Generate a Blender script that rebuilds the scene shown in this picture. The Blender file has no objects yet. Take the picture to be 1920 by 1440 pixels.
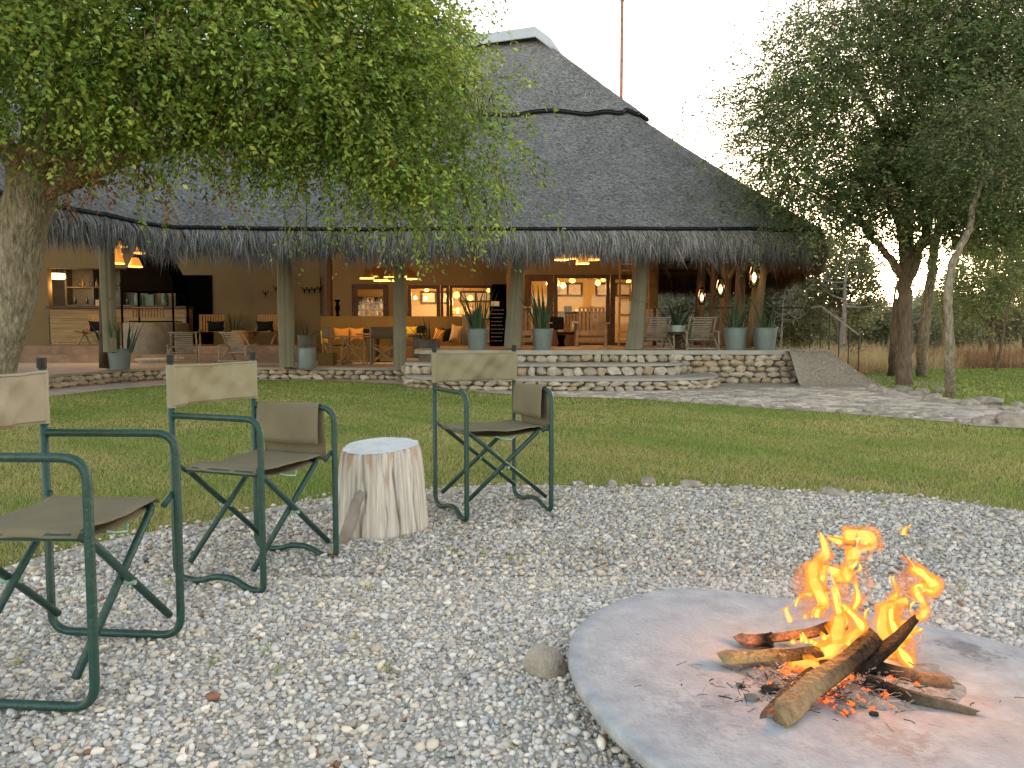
import bpy, math, random
import numpy as np
from mathutils import Vector, Matrix, noise
C = bpy.context.scene.collection
SC = bpy.context.scene
# ------------------------------------------------------------------ camera, sky, sun, exposure
FPX, PITCH, CAMH = 1443.0, math.radians(3.77), 0.97
cam_d = bpy.data.cameras.new('camera'); cam = bpy.data.objects.new('camera', cam_d); C.objects.link(cam)
cam_d.sensor_width = 36; cam_d.lens = FPX/1920*36; cam_d.clip_start = .05; cam_d.clip_end = 900
cam.location = (0, 0, CAMH); cam.rotation_euler = (math.radians(90)-PITCH, 0, 0); SC.camera = cam
SUN_AZ = math.radians(27); SUN_EL = math.radians(5)      # to the right of straight ahead, close to the horizon
w = bpy.data.worlds.new('World'); SC.world = w; w.use_nodes = True
nt = w.node_tree; bg = nt.nodes['Background']
sky = nt.nodes.new('ShaderNodeTexSky'); sky.sky_type = 'NISHITA'; sky.sun_disc = False
sky.sun_elevation = SUN_EL; sky.sun_rotation = SUN_AZ; sky.air_density = 1.0; sky.dust_density = 0.6; sky.ozone_density = 1.0
hsv = nt.nodes.new('ShaderNodeHueSaturation'); hsv.inputs['Saturation'].default_value = .62
nt.links.new(sky.outputs[0], hsv.inputs['Color']); tint = nt.nodes.new('ShaderNodeMix'); tint.data_type = 'RGBA'; tint.blend_type = 'MULTIPLY'; tint.inputs['Factor'].default_value = 1; tint.inputs['B'].default_value = (1.04, .93, .84, 1)
nt.links.new(hsv.outputs[0], tint.inputs['A']); nt.links.new(tint.outputs['Result'], bg.inputs['Color'])
bg.inputs['Strength'].default_value = .15
sun_d = bpy.data.lights.new('sun', 'SUN'); sun_d.energy = .6; sun_d.angle = math.radians(12); sun_d.color = (1, .72, .45)
sun = bpy.data.objects.new('sun', sun_d); C.objects.link(sun)
sdir = Vector((math.sin(SUN_AZ)*math.cos(SUN_EL), math.cos(SUN_AZ)*math.cos(SUN_EL), math.sin(SUN_EL)))
sun.rotation_euler = (-sdir).to_track_quat('-Z', 'Y').to_euler(); sun.location = (20, 40, 12)
SC.view_settings.view_transform = 'Standard'; SC.view_settings.look = 'None'; SC.view_settings.gamma = 1
SC.view_settings.use_curve_mapping = False
SC.view_settings.exposure = 2.6
# ------------------------------------------------------------------ helpers
cp, sp = math.cos(PITCH), math.sin(PITCH)
def ray(u, v):
    x = (u-960)/FPX; y = -(v-720)/FPX
    return Vector((x, cp + y*sp, -sp + y*cp))
def W(u, v, Y):                      # photo pixel + depth -> a point of the place
    r = ray(u, v); return Vector((0, 0, CAMH)) + r*(Y/r.y)
def G(u, v, z=0.0):                  # photo pixel + height -> a point of the place
    r = ray(u, v); return Vector((0, 0, CAMH)) + r*((z-CAMH)/r.z)
def X(u, Y): return (u-960)/FPX*Y/cp*1.0
RNG = random.Random(7)

def tagp(o, label=None, cat=None, group=None, kind=None):
    if label: o['label'] = label
    if cat: o['category'] = cat
    if group: o['group'] = group
    if kind: o['kind'] = kind
    return o
def thing(name, label, cat, loc=(0, 0, 0), rotz=0.0, group=None):
    o = bpy.data.objects.new(name, None); C.objects.link(o); o.location = loc; o.rotation_euler = (0, 0, rotz)
    o.empty_display_size = .1
    return tagp(o, label, cat, group)
def link(name, me, parent=None, loc=None, rot=None, scale=None):
    o = bpy.data.objects.new(name, me); C.objects.link(o)
    if parent: o.parent = parent
    if loc is not None: o.location = loc
    if rot is not None: o.rotation_euler = rot
    if scale is not None: o.scale = scale
    return o
def copy_tree(o, parent=None):
    c = o.copy(); C.objects.link(c)
    if parent: c.parent = parent
    for ch in list(o.children): copy_tree(ch, c)
    return c

class MB:
    def __init__(s): s.v = []; s.f = []; s.c = []; s.col = None
    def add(s, vs, fs, col=None):
        n = len(s.v); s.v += [tuple(p) for p in vs]; s.f += [tuple(i+n for i in f) for f in fs]
        if col is not None or s.c:
            while len(s.c) < n: s.c.append((1, 1, 1))
            s.c += [col or (1, 1, 1)]*len(vs)
        return s
    def box(s, lo, hi, M=None, col=None, bev=0.0):
        x0, y0, z0 = lo; x1, y1, z1 = hi
        vs = [Vector(p) for p in ((x0,y0,z0),(x1,y0,z0),(x1,y1,z0),(x0,y1,z0),(x0,y0,z1),(x1,y0,z1),(x1,y1,z1),(x0,y1,z1))]
        if M: vs = [M @ p for p in vs]
        return s.add(vs, [(0,3,2,1),(4,5,6,7),(0,1,5,4),(1,2,6,5),(2,3,7,6),(3,0,4,7)], col)
    def beam(s, a, b, wx, wz, up=(0, 0, 1), col=None):       # box from a to b
        a = Vector(a); b = Vector(b); d = (b-a); L = d.length; d.normalize(); up = Vector(up)
        if abs(d.dot(up)) > .98: up = Vector((0, 1, 0))
        sx = d.cross(up).normalized(); uz = sx.cross(d).normalized()
        vs = []
        for t in (0, L):
            for (i, j) in ((-1,-1),(1,-1),(1,1),(-1,1)):
                vs.append(a + d*t + sx*(i*wx/2) + uz*(j*wz/2))
        return s.add(vs, [(3,2,1,0),(4,5,6,7),(0,1,5,4),(1,2,6,5),(2,3,7,6),(3,0,4,7)], col)
    def tube(s, pts, rad, n=8, closed=False, caps=True, jit=0.0, col=None, flat=None):
        pts = [Vector(p) for p in pts]; m = len(pts)
        rads = rad if isinstance(rad, (list, tuple)) else [rad]*m
        t0 = (pts[1]-pts[0]).normalized()
        nrm = t0.orthogonal().normalized(); vs = []; fs = []
        for i, p in enumerate(pts):
            if closed: t = (pts[(i+1) % m]-pts[i-1]).normalized()
            elif i == 0: t = t0
            elif i == m-1: t = (pts[i]-pts[i-1]).normalized()
            else: t = ((pts[i+1]-p).normalized()+(p-pts[i-1]).normalized()).normalized()
            nrm = (nrm - t*nrm.dot(t))
            nrm = nrm.normalized() if nrm.length > 1e-6 else t.orthogonal().normalized()
            bn = t.cross(nrm)
            for k in range(n):
                a = 2*math.pi*k/n; r = rads[i]
                if jit: r *= 1+jit*noise.noise(Vector((math.cos(a)*1.3+p.x*2, math.sin(a)*1.3+p.y*2, p.z*2.2)))
                vs.append(p + nrm*(math.cos(a)*r) + bn*(math.sin(a)*r*(flat or 1)))
        for i in range(m if closed else m-1):
            j = (i+1) % m
            for k in range(n):
                l = (k+1) % n; fs.append((i*n+k, i*n+l, j*n+l, j*n+k))
        if caps and not closed:
            fs.append(tuple(range(n-1, -1, -1))); fs.append(tuple((m-1)*n+k for k in range(n)))
        return s.add(vs, fs, col)
    def lathe(s, prof, n=20, cx=0, cy=0, col=None, caps=(True, True)):
        vs = []; fs = []; m = len(prof)
        for (r, z) in prof:
            for k in range(n):
                a = 2*math.pi*k/n; vs.append((cx+r*math.cos(a), cy+r*math.sin(a), z))
        for i in range(m-1):
            for k in range(n):
                l = (k+1) % n; fs.append((i*n+k, i*n+l, (i+1)*n+l, (i+1)*n+k))
        if caps[0]: fs.append(tuple(range(n-1, -1, -1)))
        if caps[1]: fs.append(tuple((m-1)*n+k for k in range(n)))
        return s.add(vs, fs, col)
    def grid(s, fn, nu, nv, col=None, thick=0.0):
        vs = [Vector(fn(i/nu, j/nv)) for j in range(nv+1) for i in range(nu+1)]; q = nu+1
        fs = [(j*q+i, j*q+i+1, (j+1)*q+i+1, (j+1)*q+i) for j in range(nv) for i in range(nu)]
        return s.add(vs, fs, col)
    def build(s, name, mat, parent=None, smooth=False, solid=0.0, bevel=0.0, subd=0, kind=None, label=None):
        me = bpy.data.meshes.new(name); me.from_pydata(s.v, [], s.f)
        if s.c:
            while len(s.c) < len(s.v): s.c.append((1, 1, 1))
            a = me.color_attributes.new('col', 'FLOAT_COLOR', 'POINT')
            arr = np.ones((len(s.v), 4), 'f'); arr[:, :3] = np.array(s.c); a.data.foreach_set('color', arr.ravel())
        if mat: me.materials.append(mat)
        if smooth: me.polygons.foreach_set('use_smooth', [True]*len(me.polygons))
        me.update()
        o = link(name, me, parent)
        if smooth == 'auto':
            me.set_sharp_from_angle(angle=math.radians(40))
        if subd: m = o.modifiers.new('s', 'SUBSURF'); m.levels = subd; m.render_levels = subd
        if solid: m = o.modifiers.new('t', 'SOLIDIFY'); m.thickness = solid; m.offset = 0
        if bevel: m = o.modifiers.new('b', 'BEVEL'); m.width = bevel; m.segments = 2; m.limit_method = 'ANGLE'
        if kind: o['kind'] = kind
        if label: o['label'] = label
        return o
def np_mesh(name, V, F, mat, parent=None, col=None, smooth=False, kind=None):
    """V (n,3), F (m,k) equal-size faces, col (n,3)"""
    me = bpy.data.meshes.new(name); V = np.ascontiguousarray(V, 'f'); F = np.ascontiguousarray(F, 'i')
    me.vertices.add(len(V)); me.vertices.foreach_set('co', V.ravel())
    m, k = F.shape
    me.loops.add(m*k); me.loops.foreach_set('vertex_index', F.ravel())
    me.polygons.add(m); me.polygons.foreach_set('loop_start', np.arange(0, m*k, k, dtype='i'))
    if smooth: me.polygons.foreach_set('use_smooth', np.ones(m, bool))
    if col is not None:
        a = me.color_attributes.new('col', 'FLOAT_COLOR', 'POINT')
        arr = np.ones((len(V), 4), 'f'); arr[:, :3] = col; a.data.foreach_set('color', arr.ravel())
    me.materials.append(mat); me.update(calc_edges=True); me.validate()
    o = link(name, me, parent)
    if kind: o['kind'] = kind
    return o
def fillet(pts, r, n=4, closed=False):
    pts = [Vector(p) for p in pts]; out = []; m = len(pts)
    for i, p in enumerate(pts):
        if not closed and i in (0, m-1): out.append(p); continue
        a = pts[i-1]; b = pts[(i+1) % m]; da = (a-p); db = (b-p)
        rr = min(r, da.length*.49, db.length*.49); A = p+da.normalized()*rr; B = p+db.normalized()*rr
        for k in range(n+1):
            t = k/n; out.append(A*(1-t)**2 + p*(2*t*(1-t)) + B*t*t)
    return out
def catmull(pts, n=6):
    P = [Vector(p) for p in pts]; P = [P[0]*2-P[1]]+P+[P[-1]*2-P[-2]]; out = []
    for i in range(1, len(P)-2):
        for k in range(n):
            t = k/n; a, b, c, d = P[i-1:i+3]
            out.append(.5*((2*b)+(c-a)*t+(2*a-5*b+4*c-d)*t*t+(3*b-a-3*c+d)*t**3))
    out.append(P[-2]); return out

# ------------------------------------------------------------------ materials
def mat(name, col=(.5,.5,.5), rough=.8, var=.25, scale=6.0, bump=.0, bscale=40.0, metal=0.0, attr=False, stretch=(1,1,1),
        col2=None, emit=None, es=0.0, spec=.3, world=False, detail=4.0):
    m = bpy.data.materials.new(name); m.use_nodes = True; t = m.node_tree; N = t.nodes; L = t.links
    b = N['Principled BSDF']; b.inputs['Roughness'].default_value = rough; b.inputs['Metallic'].default_value = metal
    b.inputs['Specular IOR Level'].default_value = spec
    if world: g = N.new('ShaderNodeNewGeometry'); co = g.outputs['Position']
    else: g = N.new('ShaderNodeTexCoord'); co = g.outputs['Object']
    mp = N.new('ShaderNodeMapping'); mp.inputs['Scale'].default_value = stretch; L.new(co, mp.inputs['Vector'])
    nz = N.new('ShaderNodeTexNoise'); nz.inputs['Scale'].default_value = scale; nz.inputs['Detail'].default_value = detail
    nz.inputs['Roughness'].default_value = .65
    L.new(mp.outputs[0], nz.inputs['Vector'])
    mr = N.new('ShaderNodeMapRange'); mr.inputs['From Min'].default_value = .3; mr.inputs['From Max'].default_value = .7
    L.new(nz.outputs['Fac'], mr.inputs['Value'])
    mx = N.new('ShaderNodeMix'); mx.data_type = 'RGBA'; mx.inputs['Factor'].default_value = .5
    L.new(mr.outputs[0], mx.inputs['Factor'])
    c2 = col2 or tuple(c*(1-var) for c in col); c1 = col if col2 else tuple(min(1, c*(1+var)) for c in col)
    mx.inputs['A'].default_value = (*c2, 1); mx.inputs['B'].default_value = (*c1, 1)
    out = mx.outputs['Result']
    if attr:
        at = N.new('ShaderNodeAttribute'); at.attribute_name = 'col'
        mm = N.new('ShaderNodeMix'); mm.data_type = 'RGBA'; mm.blend_type = 'MULTIPLY'; mm.inputs['Factor'].default_value = 1
        L.new(out, mm.inputs['A']); L.new(at.outputs['Color'], mm.inputs['B']); out = mm.outputs['Result']
    L.new(out, b.inputs['Base Color'])
    if bump:
        n2 = N.new('ShaderNodeTexNoise'); n2.inputs['Scale'].default_value = bscale; n2.inputs['Detail'].default_value = 6
        L.new(mp.outputs[0], n2.inputs['Vector'])
        bp = N.new('ShaderNodeBump'); bp.inputs['Strength'].default_value = bump; bp.inputs['Distance'].default_value = .05 if name.startswith('bark') else .02
        L.new(n2.outputs['Fac'], bp.inputs['Height']); L.new(bp.outputs[0], b.inputs['Normal'])
    if emit: b.inputs['Emission Color'].default_value = (*emit, 1); b.inputs['Emission Strength'].default_value = es
    return m
def leaf_mat(name, trans=.35, rough=.45):
    m = bpy.data.materials.new(name); m.use_nodes = True; t = m.node_tree; N = t.nodes; L = t.links
    b = N['Principled BSDF']; b.inputs['Roughness'].default_value = rough; b.inputs['Specular IOR Level'].default_value = .35
    at = N.new('ShaderNodeAttribute'); at.attribute_name = 'col'; L.new(at.outputs['Color'], b.inputs['Base Color'])
    tr = N.new('ShaderNodeBsdfTranslucent'); L.new(at.outputs['Color'], tr.inputs['Color'])
    ms = N.new('ShaderNodeMixShader'); ms.inputs[0].default_value = trans
    L.new(b.outputs[0], ms.inputs[1]); L.new(tr.outputs[0], ms.inputs[2]); L.new(ms.outputs[0], N['Material Output'].inputs[0])
    return m
M = {}
M['soil'] = mat('soil', (.23,.19,.14), .95, .3, 1.5, .5, 30, world=True)
M['lawn'] = mat('lawn_soil', (.16,.19,.05), .95, .4, 2.2, .6, 60, col2=(.20,.18,.07), world=True)
M['grass'] = leaf_mat('grass_blade', .3, .6)
M['leaf'] = leaf_mat('leaf', .42, .42)
M['leaf2'] = leaf_mat('leaf_dull', .45, .6)
M['grav_bed'] = mat('gravel_bed', (.55,.51,.46), .95, .45, 45, 1.0, 90, world=True)
M['pebble'] = mat('pebble', (1,1,1), .75, .14, 60, 0.0, attr=True, world=True, detail=2)
M['path'] = mat('path_sand', (.46,.40,.35), .95, .25, 3, .5, 40, world=True)
M['paver'] = mat('paver', (.56,.52,.48), .9, .22, 9, .4, 60, attr=True, world=True)
M['concrete'] = mat('concrete', (.40,.39,.36), .9, .2, 4, .3, 50, world=True)
M['stone'] = mat('wall_stone', (.48,.41,.32), .9, .28, 9, .6, 35, attr=False, world=True)
M['mortar'] = mat('mortar', (.17,.145,.12), .95, .3, 14, .5, 60, world=True)
M['rock'] = mat('rock', (.50,.45,.39), .9, .3, 11, 1.0, 30, world=True, col2=(.25,.22,.19))
M['ramp'] = mat('ramp_gravel', (.36,.325,.285), .95, .4, 40, 1.0, 70, world=True)
M['tin'] = mat('galvanised', (.22,.275,.295), .40, .10, 3, .05, 30, metal=.55, spec=.5)
M['green'] = mat('green_paint', (.008,.045,.040), .36, .3, 45, .2, 120, spec=.5, col2=(.022,.075,.064), detail=8)
M['chip'] = mat('bare_chip', (.25,.42,.34), .6, .3, 20)
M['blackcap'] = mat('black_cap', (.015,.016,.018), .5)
M['pale_canvas'] = mat('pale_canvas', (.31,.285,.19), .95, .07, 12, .15, 300)
M['pinkish_canvas'] = mat('sun_bleached_canvas', (.345,.31,.235), .95, .07, 12, .15, 300)
M['olive_canvas'] = mat('olive_canvas', (.205,.18,.12), .95, .12, 5, .25, 260)
M['bark'] = mat('bark', (.50,.44,.34), .95, .45, 26, 1.0, 40, stretch=(1,1,.28), world=True, col2=(.10,.08,.06), detail=8)
M['bark2'] = mat('bark_brown', (.26,.19,.14), .95, .4, 16, 1.0, 26, stretch=(1,1,.2), world=True, col2=(.08,.06,.045), detail=8)
M['deadwood'] = mat('dead_wood', (.33,.30,.27), .95, .3, 9, .6, 20, world=True)
M['pole'] = mat('pole_wood', (.19,.145,.085), .9, .35, 5, .5, 30, stretch=(1,1,.2), world=True)
M['drape'] = mat('drape', (.20,.19,.14), .95, .12, 3, .2, 80)
M['plaster'] = mat('plaster', (.165,.118,.058), .95, .07, 1.3, .15, 30, world=True)
M['plaster2'] = mat('ochre_plaster', (.16,.105,.035), .95, .10, 1.6, .15, 30, world=True)
M['darkwood'] = mat('dark_wood', (.055,.03,.018), .6, .35, 6, .2, 40)
M['wood'] = mat('wood', (.30,.19,.09), .65, .3, 5, .3, 30, stretch=(1,1,1))
M['plank'] = mat('plank', (.25,.17,.08), .7, .35, 3, .3, 30, stretch=(.3,1,4))
M['silver_wood'] = mat('weathered_wood', (.31,.27,.225), .9, .3, 9, .4, 40)
M['brown_wood'] = mat('brown_chair_wood', (.20,.15,.11), .8, .3, 9, .3, 40)
M['black'] = mat('black_steel', (.002,.002,.002), .9, .2, 3, spec=0)
M['dark'] = mat('dark_cloth', (.012,.012,.014), .9, .3, 9, spec=.05)
M['amber'] = mat('woven_leather', (.40,.20,.06), .8, .3, 30)
M['orange_cloth'] = mat('orange_cloth', (.62,.28,.05), .9, .1, 9)
M['yellow_cloth'] = mat('yellow_cloth', (.55,.40,.05), .9, .1, 9)
M['tan_cloth'] = mat('tan_cloth', (.50,.32,.16), .9, .1, 9)
M['wicker'] = mat('wicker', (.10,.055,.028), .9, .5, 60, .6, 90)
M['tile'] = mat('veranda_floor', (.20,.14,.10), .7, .3, 3, .2, 30, world=True)
M['floor'] = mat('screed_floor', (.34,.30,.25), .8, .2, 3, .2, 30, world=True)
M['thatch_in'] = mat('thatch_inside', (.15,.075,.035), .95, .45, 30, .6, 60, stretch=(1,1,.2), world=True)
M['ridge'] = mat('ridge_sheet', (.55,.58,.60), .45, .06, 3, metal=.2)
M['rust'] = mat('rusty_mast', (.40,.20,.13), .8, .3, 6)
M['rail'] = mat('rail_steel', (.06,.06,.055), .6)
M['railtop'] = mat('rail_top', (.45,.43,.38), .6)
M['ash'] = mat('ash', (.30,.29,.29), .95, .4, 30, .6, 60)
M['white'] = mat('white_card', (.6,.58,.5), .8)
M['greenish'] = mat('green_glass', (.05,.09,.06), .3)
M['fridge'] = mat('grey_steel', (.10,.10,.09), .5)

def thatch():
    m = mat('thatch', (.5,.5,.5), .95, .1, 10); t = m.node_tree; N = t.nodes; L = t.links; b = N['Principled BSDF']
    g = N.new('ShaderNodeNewGeometry')
    def nz(sc, st, det=5):
        mp = N.new('ShaderNodeMapping'); mp.inputs['Scale'].default_value = st; L.new(g.outputs['Position'], mp.inputs['Vector'])
        n = N.new('ShaderNodeTexNoise'); n.inputs['Scale'].default_value = sc; n.inputs['Detail'].default_value = det
        n.inputs['Roughness'].default_value = .75; L.new(mp.outputs[0], n.inputs['Vector']); return n.outputs['Fac']
    a = nz(13, (1, 1.8, 1.8)); c = nz(1.1, (1, .8, .8), 3); d = nz(42, (1, 1, 1), 6)
    mu = N.new('ShaderNodeMath'); mu.operation = 'MULTIPLY_ADD'; L.new(a, mu.inputs[0]); mu.inputs[1].default_value = .5
    m2 = N.new('ShaderNodeMath'); m2.operation = 'MULTIPLY'; L.new(d, m2.inputs[0]); m2.inputs[1].default_value = .5
    L.new(m2.outputs[0], mu.inputs[2])
    cr = N.new('ShaderNodeValToRGB'); cr.color_ramp.elements[0].position = .38; cr.color_ramp.elements[0].color = (.055,.055,.057,1)
    cr.color_ramp.elements[1].position = .64; cr.color_ramp.elements[1].color = (.52,.52,.525,1); L.new(mu.outputs[0], cr.inputs[0])
    mx = N.new('ShaderNodeMix'); mx.data_type = 'RGBA'; mx.blend_type = 'MULTIPLY'; mx.inputs['Factor'].default_value = .7
    mr = N.new('ShaderNodeMapRange'); mr.inputs['From Min'].default_value = .3; mr.inputs['From Max'].default_value = .7
    mr.inputs['To Min'].default_value = .7; mr.inputs['To Max'].default_value = 1.25; L.new(c, mr.inputs[0])
    L.new(cr.outputs[0], mx.inputs['A']); L.new(mr.outputs[0], mx.inputs['B']); L.new(mx.outputs['Result'], b.inputs['Base Color'])
    bp = N.new('ShaderNodeBump'); bp.inputs['Strength'].default_value = 1; bp.inputs['Distance'].default_value = .06
    L.new(mu.outputs[0], bp.inputs['Height']); L.new(bp.outputs[0], b.inputs['Normal'])
    return m
M['thatch'] = thatch()
M['straw'] = mat('straw', (1,1,1), .9, .12, 20, attr=True, world=True, detail=2)
def glow(name, col, s, base=(.5,.3,.1)):
    m = mat(name, base, .6, .1, 9, emit=col, es=s); return m
M['shade'] = glow('lit_shade', (1,.36,.04), .15, (.35,.2,.06))
M['lit_room_plaster'] = mat('lit_room_plaster', (.42,.32,.15), .95, .05, 2)  # brighter copy of the plaster, lamplight of the rooms put into its colour
M['shade_rim'] = glow('lit_shade_rim', (1,.55,.13), .45)
M['bulb'] = glow('bulb', (1,.62,.22), 1.6)
M['shade_dark'] = glow('lit_dark_shade', (1,.30,.03), .012, (.03,.015,.006))
M['white_lamp'] = glow('white_lamp', (1,.72,.34), .45)
M['daypane'] = mat('frosted_pane', (.5,.5,.48), .5)
def glassmat():
    m = bpy.data.materials.new('clear_glass'); m.use_nodes = True; N = m.node_tree.nodes; L = m.node_tree.links
    gl = N.new('ShaderNodeBsdfGlossy'); gl.inputs['Roughness'].default_value = .03; tr = N.new('ShaderNodeBsdfTransparent')
    fr = N.new('ShaderNodeFresnel'); fr.inputs['IOR'].default_value = 1.4; ms = N.new('ShaderNodeMixShader')
    L.new(fr.outputs[0], ms.inputs[0]); L.new(tr.outputs[0], ms.inputs[1]); L.new(gl.outputs[0], ms.inputs[2])
    L.new(ms.outputs[0], N['Material Output'].inputs[0]); return m
M['glass'] = glassmat()
def lampat(loc, power, col=(1, .52, .19), r=.06, name='lamp_light'):
    d = bpy.data.lights.new(name, 'POINT'); d.energy = power; d.color = col; d.shadow_soft_size = r
    o = bpy.data.objects.new(name, d); C.objects.link(o); o.location = loc; return o
# ================================================================== GROUND
rs = np.random.RandomState(3)
LOW, HIGH = .245, .64
def sheet(name, poly, z, m, kind='structure'):
    mb = MB(); mb.add([(p[0], p[1], z) for p in poly], [tuple(range(len(poly)))])
    o = mb.build(name, m); o['kind'] = kind; return o
GC, GR = (.8, 1.7), 3.22
def grav_r(a): return GR*(1 + .03*np.sin(3*a+1)+.018*np.sin(7*a)+.01*np.sin(17*a+2))
gpoly = [(GC[0]+grav_r(a)*math.cos(a), GC[1]+grav_r(a)*math.sin(a)) for a in np.linspace(0, 2*math.pi, 120, endpoint=False)]
near_edge = [G(-600, 800), G(-150, 765), G(80, 744), G(250, 727), G(450, 714), G(620, 714), G(770, 722), G(900, 735), G(1000, 742), G(1200, 749), G(1400, 763), G(1600, 777), G(1770, 790), G(1920, 803)]
near_edge = [(p.x, p.y) for p in near_edge] + [(9, 6.6), (16, 5.2)]
near_edge = [(p.x, p.y) for p in catmull([(a, b, 0) for a, b in near_edge], 4)]
lawn1 = near_edge + [(16, -6), (-14, -6), (-14, near_edge[0][1])]
far_edge = [(p.x, p.y) for p in (G(1615, 722), G(1700, 738), G(1800, 752), G(1920, 768))] + [(10.5, 9.0), (18, 7.6)]
lawn2 = [(p.x, p.y) for p in catmull([(a, b, 0) for a, b in far_edge], 4)] + [(26, 8), (30, 21.5), (16, 21.8), (9.5, 20.4), (8.2, 18.0)]
gb = MB(); gb.grid(lambda a, b: ((a-.5)*900, -60+b*900, -.03), 30, 30)
gb.build('ground', M['soil'])['kind'] = 'structure'
sheet('lawn', lawn1, -.012, M['lawn']); sheet('lawn', lawn2, -.012, M['lawn'])
pathp = near_edge + list(reversed(far_edge)) + [(6.6, 15.2), (-9.5, 17.5), (-12, 12.5)]
sheet('path', pathp, .002, M['path'])
sheet('gravel_bed', gpoly, .004, M['grav_bed'])

def in_poly(px, py, poly):
    ins = np.zeros(len(px), bool); n = len(poly)
    for i in range(n):
        x0, y0 = poly[i]; x1, y1 = poly[(i+1) % n]
        c = ((y0 > py) != (y1 > py)); xi = (x1-x0)*(py-y0)/((y1-y0) if y1 != y0 else 1e-9)+x0
        ins ^= c & (px < xi)
    return ins
def in_grav(px, py, m=0.0):
    dx = px-GC[0]; dy = py-GC[1]; a = np.arctan2(dy, dx); return np.hypot(dx, dy) < grav_r(a)+m
def snoise(x, y, s=1.0, k=0):
    return (np.sin(x*1.7*s+1.3*np.sin(y*1.1*s+k)+k)+np.sin(y*2.3*s+1.7*np.sin(x*.9*s-k)+2*k)+np.sin((x+y)*3.1*s+k))/3
# fire disc outline (slightly tilted slab)
DC = (.84, 1.96)
dpts = [(.155, 2.08), (.30, 2.44), (.60, 2.66), (.95, 2.60), (1.22, 2.47), (1.50, 2.28), (1.66, 1.95), (1.52, 1.50), (1.12, 1.20), (.72, 1.14), (.45, 1.32), (.225, 1.66)]
def disc_z(x, y): return .066 - .048*(x-.84) + .0*y
from math import atan2
dl = catmull([(a, b, 0) for a, b in dpts+dpts[:3]], 6)[6:6+72]
dpoly = [(p.x, p.y) for p in dl]; dpin = [(DC[0]+(p.x-DC[0])*.88, DC[1]+(p.y-DC[1])*.88) for p in dl]

# ---- pebbles
def pebbles(px, py, size, ico, seed, zoff=0.0):
    r = np.random.RandomState(seed); n = len(px)
    bv, bf = ico; k = len(bv)
    var = bv[None]*(1+r.uniform(-.28, .28, (n, k, 1)))
    var = np.floor(var*0)+var
    sc = size[:, None]*np.stack([r.uniform(.75, 1.35, n), r.uniform(.6, 1.0, n), r.uniform(.4, .75, n)], 1)
    var = var*sc[:, None, :]
    a, b, c = r.uniform(0, 6.28, n), r.normal(0, .45, n), r.normal(0, .45, n)
    ca, sa, cb, sb, cc, sc_ = np.cos(a), np.sin(a), np.cos(b), np.sin(b), np.cos(c), np.sin(c)
    x, y, z = var[..., 0], var[..., 1], var[..., 2]
    y, z = y*cb[:, None]-z*sb[:, None], y*sb[:, None]+z*cb[:, None]
    x, z = x*cc[:, None]-z*sc_[:, None], x*sc_[:, None]+z*cc[:, None]
    x, y = x*ca[:, None]-y*sa[:, None], x*sa[:, None]+y*ca[:, None]
    V = np.stack([x+px[:, None], y+py[:, None], z+(size*.35+r.uniform(0, 1, n)*size*.55+zoff)[:, None]], -1).reshape(-1, 3)
    F = (bf[None]+(np.arange(n)*k)[:, None, None]).reshape(-1, 3)
    t = r.uniform(0, 1, n); g = np.clip(r.normal(.68, .15, n), .2, .95)
    g = g*np.where(py > 3, .92, 1.0); warm = np.stack([g*1.06, g*.94, g*.79], 1); cool = np.stack([g*.90, g*.89, g*.89], 1); wht = np.stack([g*1.05, g*.99, g*.91], 1)
    blue = np.clip((px*.5+.2*np.sin(py*3)+(2.6-py)*.35), 0, 1)      # share of grey stones rises towards the right front
    mix = np.where(t < .35-.3*blue, 0, np.where(t < .55+.1*(1-blue), 2, 1))
    col = np.where((mix == 0)[:, None], warm, np.where((mix == 2)[:, None], wht, cool))
    col = np.where((r.uniform(0, 1, n) < .005)[:, None], np.array([[.30, .15, .10]]), col)
    return V, F, np.repeat(col, k, 0)
phi = (1+5**.5)/2
ico_v = np.array([(-1,phi,0),(1,phi,0),(-1,-phi,0),(1,-phi,0),(0,-1,phi),(0,1,phi),(0,-1,-phi),(0,1,-phi),(phi,0,-1),(phi,0,1),(-phi,0,-1),(-phi,0,1)], 'f')
ico_v /= np.linalg.norm(ico_v[0])
ico_f = np.array([(0,11,5),(0,5,1),(0,1,7),(0,7,10),(0,10,11),(1,5,9),(5,11,4),(11,10,2),(10,7,6),(7,1,8),(3,9,4),(3,4,2),(3,2,6),(3,6,8),(3,8,9),(4,9,5),(2,4,11),(6,2,10),(8,6,7),(9,8,1)])
oct_v = np.array([(1,0,0),(-1,0,0),(0,1,0),(0,-1,0),(0,0,1),(0,0,-1)], 'f')
oct_f = np.array([(0,2,4),(2,1,4),(1,3,4),(3,0,4),(2,0,5),(1,2,5),(3,1,5),(0,3,5)])
def scatter(n, x0, x1, y0, y1, seed):
    r = np.random.RandomState(seed); return r.uniform(x0, x1, n), r.uniform(y0, y1, n)
def jgrid(x0, x1, y0, y1, s, seed):
    r = np.random.RandomState(seed); nx = int((x1-x0)/s); ny = int((y1-y0)/s)
    gx, gy = np.meshgrid(np.arange(nx), np.arange(ny)); n = nx*ny
    return x0+(gx.ravel()+r.uniform(0, 1.0, n))*s, y0+(gy.ravel()+r.uniform(0, 1.0, n))*s
def gravel_keep(px, py, margin=.35):
    k = in_grav(px, py, rs.uniform(-.16, .10, len(px))) & (np.abs(px) < .70*py+margin) & ~in_poly(px, py, dpin)
    return k
parts = []
gx, gy = jgrid(-2.2, 2.7, 1.35, 3.0, .0130, 5); k = gravel_keep(gx, gy); gx, gy = gx[k], gy[k]
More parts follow.
